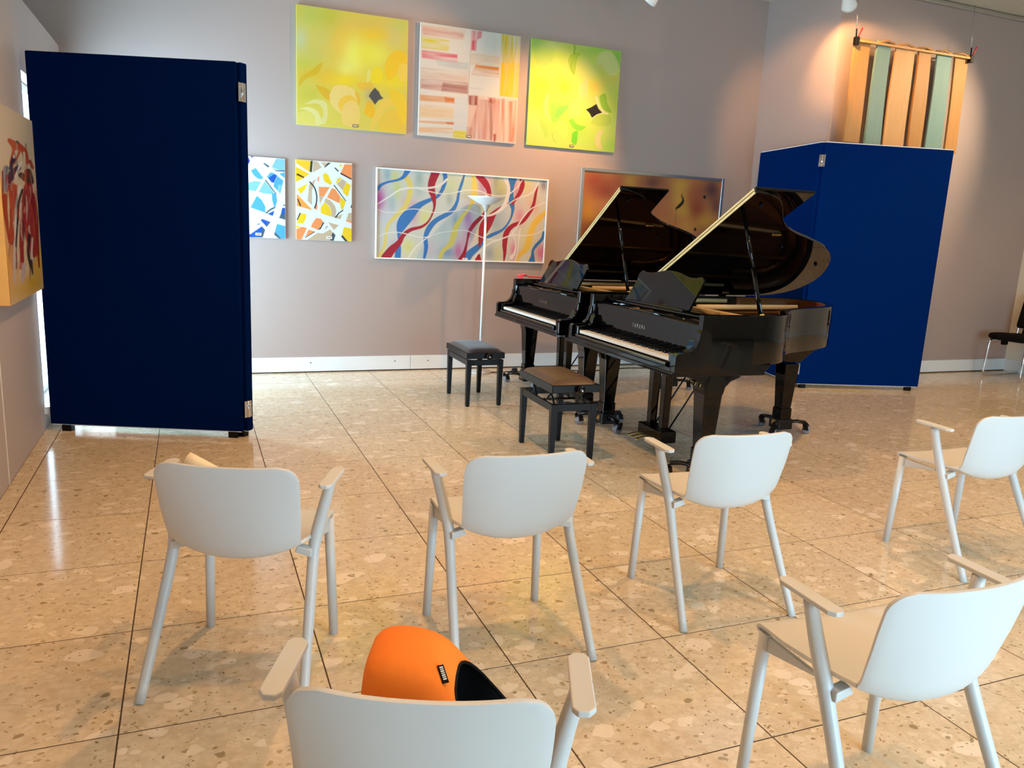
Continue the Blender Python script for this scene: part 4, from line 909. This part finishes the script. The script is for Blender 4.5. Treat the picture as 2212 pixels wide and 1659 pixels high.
for p, col in [([(875,172),(1125,185),(1115,380),(1050,345),(880,235)],(250,202,40)),([(1125,185),(1165,188),(1150,390),(1112,375)],DK),([(1170,190),(1250,200),(1320,300),(1165,390)],TN),([(1300,210),(1430,212),(1365,280)],TN),([(1430,212),(1480,214),(1372,300),(1362,285)],DK),([(870,290),(1110,415),(1000,500),(880,555)],(250,200,30)),([(890,415),(920,415),(1025,470),(1010,490),(890,440)],(84,60,10)),([(905,680),(1080,580),(1030,700),(970,765)],YE),([(1085,880),(1110,600),(1220,495),(1160,700),(1165,960)],TN),([(1245,520),(1260,460),(1285,460),(1265,555)],OR),([(1335,430),(1380,390),(1430,420),(1505,570),(1470,600),(1370,540)],YE),([(1610,250),(1680,235),(1670,280)],YE),([(1720,230),(1850,235),(1850,480),(1650,390)],OR),([(1650,380),(1850,480),(1845,505),(1645,405)],(80,30,20)),([(1535,300),(1560,295),(1620,350),(1610,370)],DK),([(1570,560),(1600,490),(1640,465),(1665,480),(1590,580)],YE),([(1590,585),(1680,490),(1755,540),(1690,690)],TN),([(1690,690),(1755,550),(1835,600),(1785,800),(1700,730)],YE),
    ([(1530,605),(1545,595),(1755,870),(1748,885)],DK),([(1270,635),(1465,640),(1370,800),(1285,800)],OR),([(1285,800),(1365,800),(1300,940)],TN),([(1500,655),(1560,670),(1650,800),(1645,920),(1420,820)],OR),([(1650,800),(1750,890),(1710,1015),(1670,1020),(1650,920)],YE),([(900,760),(1180,1045),(905,970)],(252,166,66)),([(905,845),(930,850),(985,970),(955,975)],(96,70,30)),([(1205,1005),(1250,900),(1262,1000),(1245,1045)],OR),([(1310,1000),(1380,900),(1460,970),(1500,1060),(1490,1155),(1320,1090)],YE),([(1400,830),(1480,870),(1560,960),(1590,1050),(1570,1170),(1500,1150),(1500,1050),(1460,960),(1375,895)],TN),([(1560,1170),(1690,1105),(1665,1195)],TN),([(1560,1165),(1620,1085),(1715,1020),(1705,1050),(1640,1095),(1585,1175)],DK),
    ([(905,1215),(955,1090),(980,1092),(930,1210)],DK),([(980,1095),(1075,1110),(1060,1200),(1015,1280),(905,1255)],YE),([(1150,1330),(1180,1260),(1240,1175),(1320,1185),(1360,1240),(1320,1330),(1270,1380)],OR),([(1360,1240),(1380,1260),(1320,1370),(1265,1385),(1320,1330)],DK),([(1760,1230),(1800,1090),(1858,1085),(1860,1230)],TN),([(1760,1215),(1860,1225),(1862,1265),(1755,1230)],OR),([(1835,990),(1850,940),(1860,945),(1860,1000)],DK),([(1450,1250),(1635,1300),(1550,1385)],TN),([(1375,1385),(1425,1305),(1450,1330)],(176,170,150)),([(905,1360),(905,1300),(980,1325)],YE),([(905,1370),(1000,1325),(1085,1350),(1000,1545),(910,1545)],OR),([(1110,1375),(1230,1410),(1060,1500)],OR),([(1050,1510),(1225,1405),(1225,1420),(1060,1518)],DK),([(1090,1555),(1270,1430),(1360,1445),(1490,1370),(1530,1430),(1490,1565)],TN),([(1485,1565),(1530,1420),(1580,1470),(1550,1570)],(64,84,96)),([(1725,1330),(1862,1360),(1862,1580),(1800,1580),(1690,1480)],YE),([(1685,1480),(1705,1475),(1800,1582),(1750,1580),(1680,1500)],DK)]: c.poly(p, col)
c.stroke([(1120,555),(1200,650),(1240,780),(1240,900),(1212,1005)], 24, DK)
hang('painting', 'small portrait painting of yellow, orange and white shards', c, .893, 1.396, 1.240, 1.946, .020, edge=mat('canvas_edge_orange', (246,210,120), .7, var=.02), tagpos=(.045,.028,.052,.022), tagm=M_white)

# long wave painting (sketch coordinates = two halves brought to one frame)
def wl(*P): return [(800+p[0]/7.375, 350+p[1]/7.375)+((p[2]/7.375,) if len(p) > 2 else ()) for p in P]
def wr(*P): return [(990+p[0]/7.543, 360+p[1]/7.543)+((p[2]/7.543,) if len(p) > 2 else ()) for p in P]
c = Canvas(430, 210, [(812.5,361),(1186,391),(1174.5,570),(811,558.5)]).fill((214,216,204))
for x, y, rx, ry, col, a in [(835,375,9,16,(150,176,186),.9),(852,380,8,18,(214,206,90),.7),(858,410,10,24,(206,214,120),.9),(818,430,14,28,(196,90,170),1),(845,440,10,26,(170,186,190),.8),(838,470,16,20,(206,206,214),.8),(875,440,12,24,(214,170,180),.6),(905,385,10,22,(150,180,170),.8),(905,410,12,18,(180,196,186),.7),(893,460,12,26,(214,150,170),.9),(918,470,14,24,(226,222,130),.8),(940,380,8,20,(226,206,170),.8),(975,400,18,30,(206,218,160),.8),(972,430,8,16,(160,176,170),.7),(880,535,16,20,(222,218,130),.9),(850,530,12,18,(196,186,196),.7),(960,500,12,24,(196,206,206),.8),(985,480,8,24,(150,170,190),.8),(930,540,14,20,(226,196,206),.7),(968,548,18,14,(130,150,186),.8),(992,545,10,20,(214,110,160),1),(1012,470,12,26,(190,130,180),.9),(1018,500,10,22,(186,130,186),.8),(1010,400,16,26,(206,216,170),.8),(1045,402,12,26,(190,130,170),.8),(1058,385,12,20,(226,180,180),.7),(1075,395,10,26,(140,150,140),.8),(1085,410,14,30,(200,196,110),.8),(1080,430,12,16,(150,156,146),.7),(1055,450,14,20,(206,200,120),.7),(1075,480,14,30,(150,166,166),.8),(1085,470,18,34,(190,200,200),.7),(1005,530,12,30,(226,170,190),.8),(1040,510,16,24,(222,206,150),.7),(1060,550,14,18,(140,150,166),.8),(1078,550,14,22,(206,206,140),.7),(1112,545,10,22,(226,130,150),.9),(1125,470,12,22,(226,130,150),.8),(1118,410,8,24,(226,140,160),.8),(1142,400,12,22,(226,206,110),.7),(1150,440,14,26,(230,186,160),.7),(1158,450,8,14,(222,160,140),.7),(1165,480,14,26,(222,206,176),.7),(1140,520,16,30,(226,206,110),.7),(1178,400,8,14,(120,110,140),.8),(1170,550,12,20,(222,110,160),.9),(1180,545,6,14,(170,40,90),.8),(1150,560,12,10,(226,210,180),.7)]: c.blob(x, y, rx, ry, col, a)
BL, RD, YL, WW = (62,124,188), (170,34,52), (236,212,96), (240,236,226)
c.stroke(wl((540,200,90),(620,330,90),(620,520,90),(540,720,80),(400,860,70),(280,1000,55),(240,1160,45),(220,1350,50),(130,1530,60)), 40, YL, .9, 2)
c.stroke(wl((1475,880,60),(1380,1030,80),(1330,1200,100),(1280,1330,80),(1160,1440,60),(1110,1560,50)), 40, YL, .95, 1)
c.stroke(wr((260,140,60),(280,300,90),(270,480,100),(200,660,50),(60,850,60),(0,960,60)), 30, YL, .95, 1)
c.stroke(wr((1420,780,80),(1250,960,110),(1190,1150,90),(1130,1340,100),(1000,1480,70),(970,1570,50)), 40, (242,196,60), .9, 3)
for P in [wl((585,125,95),(520,225,60),(420,275,40),(260,310,40),(150,360,50),(100,420,60)), wl((1190,170,70),(1200,270,70),(1160,420,60),(1080,540,55),(960,600,60),(780,690,100),(600,860,190),(500,1000,170),(450,1160,60),(450,1280,40),(440,1400,90),(430,1540,100)), wl((1475,300,30),(1420,480,40),(1390,640,50),(1290,800,70),(1050,940,80),(930,1080,90),(880,1220,70),(890,1380,65),(860,1550,40)),
          wr((110,130,25),(70,260,45),(20,420,40),(0,520,40)), wr((910,190,140),(885,330,90),(880,480,80),(890,600,90),(905,720,50),(860,880,30),(740,1040,40),(560,1130,60),(460,1190,50),(340,1320,90),(200,1440,120),(150,1545,100)), wr((1410,1090,40),(1380,1200,50),(1280,1310,50),(1230,1390,40),(1225,1480,60),(1210,1570,110))]: c.stroke(P, 20, BL)
for P in [wl((1040,160,140),(980,330,120),(980,450,110),(1010,560,80),(1025,690,45),(1000,810,30),(930,950,30),(820,1040,45),(640,1090,60),(520,1180,70),(450,1300,90),(330,1420,130),(240,1540,150)), wr((350,150,100),(450,260,110),(510,380,80),(520,510,70)), wr((830,610,40),(640,730,60),(470,950,180),(400,1120,120),(350,1330,20)), wr((490,680,40),(420,800,50),(280,940,70),(190,1080,50),(150,1250,30),(110,1420,60),(50,1540,90)), wr((340,1470,60),(330,1545,120)), wr((1050,200,60),(1070,290,75),(1030,420,70),(950,540,50),(900,620,30)), wr((1325,320,10),(1290,430,40),(1250,620,50),(1180,760,60),(1060,910,60),(900,980,70),(800,1100,90),(770,1280,80),(770,1420,55),(755,1560,25))]: c.stroke(P, 20, RD)
for P in [wl((105,665,20),(300,540,26),(480,430,32),(700,405,26),(920,410,30),(1100,370,36),(1230,270,40)), wl((700,405,14),(900,455,16),(1100,500,16),(1250,505,14),(1475,460,14)), wl((105,760,12),(220,800,14),(400,805,12),(620,755,12),(780,760,14),(1000,810,14),(1250,800,14),(1475,770,12)), wl((105,1210,16),(240,1145,14),(400,1130,12),(560,1155,14),(780,1210,14),(920,1205,14),(1100,1145,16),(1300,1115,14),(1475,1100,14)), wl((600,1545,18),(720,1380,20),(880,1240,18),(1000,1180,10)),
          wr((0,415,14),(140,385,16),(330,390,16),(520,460,16),(700,480,18),(840,455,22),(980,340,18),(1075,205,18)), wr((0,710,14),(170,720,16),(300,770,16),(450,815,26),(620,770,40),(760,650,60),(830,470,55),(840,330,50),(790,190,70)), wr((720,710,14),(860,600,16),(1000,520,18),(1180,460,18),(1280,370,16),(1340,225,14)), wr((0,1050,14),(150,1060,14),(330,1140,14),(480,1195,14),(620,1215,16),(760,1180,22),(900,1130,20),(1060,1140,14),(1250,1120,12),(1420,1040,14)), wr((430,1330,30),(560,1250,24),(700,1205,18)), wr((860,1150,14),(960,1020,20),(1060,860,22),(1180,720,20),(1300,650,16),(1450,590,14)), wr((880,1060,12),(930,1170,14),(950,1290,16),(930,1430,40),(880,1500,60)), wr((1030,1020,10),(1000,1200,16),(980,1400,18),(940,1560,16)), wr((260,1545,20),(330,1440,20),(400,1370,14))]: c.stroke(P, 12, WW, .92)
hang('painting', 'long framed painting of red, blue and yellow waves behind the floor lamp', c, 1.620, 3.380, 1.090, 1.930, .020, frame=M_white, fw=.012, tagpos=(.02,.022,.052,.018), tagm=M_white)

# brown framed painting behind the pianos
def bw(*P): return [(p[0], p[1])+tuple(p[2:]) for p in P]
c = Canvas(250, 140, [(185,150),(1985,285),(1850,1250),(60,1160)]).fill((196,130,74))
for x, y, rx, ry, col, a in [(300,260,160,110,(166,80,56),.9),(450,380,200,140,(156,70,50),.95),(620,280,90,90,(176,90,60),.8),(230,620,90,130,(222,160,40),.9),(400,560,160,90,(206,136,80),.8),(270,850,180,140,(110,56,46),.95),(780,280,90,80,(216,160,70),.95),(900,300,70,80,(196,120,70),.8),(1080,290,150,90,(104,56,54),.95),(1220,380,120,140,(166,100,70),.8),(1180,620,140,130,(190,116,76),.8),(1450,330,120,80,(216,164,70),.9),(1420,500,100,160,(222,170,70),.9),(1330,850,150,110,(186,100,66),.9),(1500,620,100,80,(222,170,60),.8),(1640,590,130,170,(160,76,44),1),(1640,400,120,120,(176,92,56),.8),(1850,380,130,130,(90,56,62),.95),(1900,560,80,140,(110,64,60),.9),(1760,760,120,90,(212,156,50),.95),(1500,820,140,100,(216,156,70),.8),(1800,900,160,120,(150,86,70),.9),(1600,980,160,110,(176,100,70),.8),(1100,780,160,90,(216,150,80),.8),(900,700,260,260,(170,90,56),.7),(600,900,300,200,(130,70,50),.7),(1200,1100,400,140,(120,66,50),.8)]: c.blob(x, y, rx, ry, col, a)
c.stroke([(1450,420,6),(1440,450,14),(1458,480,22),(1450,520,34),(1400,565,34),(1368,585,22),(1360,605,10)], 20, (30,16,14)); c.stroke([(1362,600),(1355,690),(1345,770)], 5, (90,50,30), .8)
for x, y in ((1746,463),(1215,792),(1610,832)): c.stroke([(x,y-4),(x,y+4)], 32, (30,14,14))
hang('painting', 'wide silver framed painting in smoky browns behind the raised piano lids', c, 3.748, 5.520, 1.100, 2.080, .022, frame=M_silver, fw=.032)

# canvas on the left wall (faces +x)
c = Canvas(110, 170, [(0,75),(245,225),(315,1465),(85,1590)]).fill((224,206,180))
for x, y, rx, ry, col, a in [(40,250,120,120,(222,206,182),.8),(220,400,70,160,(206,200,176),.8),(20,900,60,200,(236,160,60),.9),(60,1300,80,260,(240,170,70),.95),(180,1480,120,100,(222,180,90),.9),(270,1300,60,160,(222,176,40),.95),(240,1420,60,60,(206,166,20),.9),(290,1000,40,300,(226,190,110),.7),(10,1450,40,160,(246,190,110),.8)]: c.blob(x, y, rx, ry, col, a)
for P, col in [([(95,360,30),(140,420,60),(110,520,40)],(196,90,50)),([(150,380,20),(190,440,40),(210,520,30)],(190,70,40)),([(230,510,20),(245,560,20)],(160,50,30)),([(70,560,40),(65,720,30)],(150,150,160)),([(45,580,10),(45,740,10)],(130,30,30)),([(120,490,30),(100,560,26)],(40,50,80)),([(150,560,40),(110,600,50),(95,660,30)],(36,44,76)),([(170,610,40),(190,640,30)],(60,50,60)),([(215,590,50),(225,660,60)],(70,40,30)),([(110,700,60),(120,900,60),(100,1100,50)],(190,76,40)),([(55,760,40),(60,880,30),(80,1080,14)],(176,60,30)),([(215,700,60),(210,850,90),(225,1000,90),(250,1200,50)],(168,36,34)),([(240,760,40),(265,900,30),(275,1100,20),(285,1300,10)],(150,30,30)),([(160,700,24),(140,800,20),(130,950,20),(125,1100,18),(135,1250,12)],(230,222,214)),([(175,720,16),(150,820,14),(140,960,14),(130,1100,12),(125,1300,12)],(40,36,44)),([(205,820,14),(185,900,14),(175,1050,14),(160,1300,30)],(200,120,110)),([(180,900,30),(165,1100,30),(170,1250,26)],(160,36,40)),([(220,1050,18),(210,1180,20),(225,1300,12)],(40,30,36)),([(240,1080,12),(235,1200,12),(250,1260,8)],(226,214,206)),([(120,1150,20),(115,1300,20),(120,1420,14)],(206,190,190)),([(180,1280,26),(170,1400,20)],(196,180,190)),([(230,1250,20),(240,1350,10)],(60,40,50)),([(145,370,16),(150,380,14)],(60,60,70)),([(140,440,20),(125,480,18)],(230,226,220)),([(170,520,16),(130,620,14)],(232,226,220)),([(190,450,16),(200,560,12)],(226,206,180))]: c.stroke(P, 20, col, .95, 2)
rs = np.random.RandomState(5)
for k in range(70):
    x = rs.uniform(70, 275); y = rs.uniform(430, 1250)*(.8+.2*rs.rand()); L_ = rs.uniform(40, 190); col = [(176,50,36),(150,30,34),(206,110,70),(226,214,204),(46,40,52),(120,36,36),(200,150,130),(90,60,60)][rs.randint(8)]
    c.stroke([(x, y, rs.uniform(3, 12)),(x+rs.uniform(-8, 8), y+L_*.5, rs.uniform(3, 12)),(x+rs.uniform(-6, 14), y+L_, 2)], 8, col, rs.uniform(.4, .85), 5)
lw = empty('painting', (LEFT_X, 5.15, .935), math.radians(90), 'tall canvas with dripping red and black paint on the left wall', 'painting', 'paintings on the wall')
MB().box(-.5,.5,-.060,-.004,0,1.0).build('stretcher', mat('canvas_edge_tan', (240,180,96), .7, var=.15, vscale=4), lw, .003)
c.to_mesh('canvas', 1.0, 1.0, PM, lw, T3(0,-.0606,0))
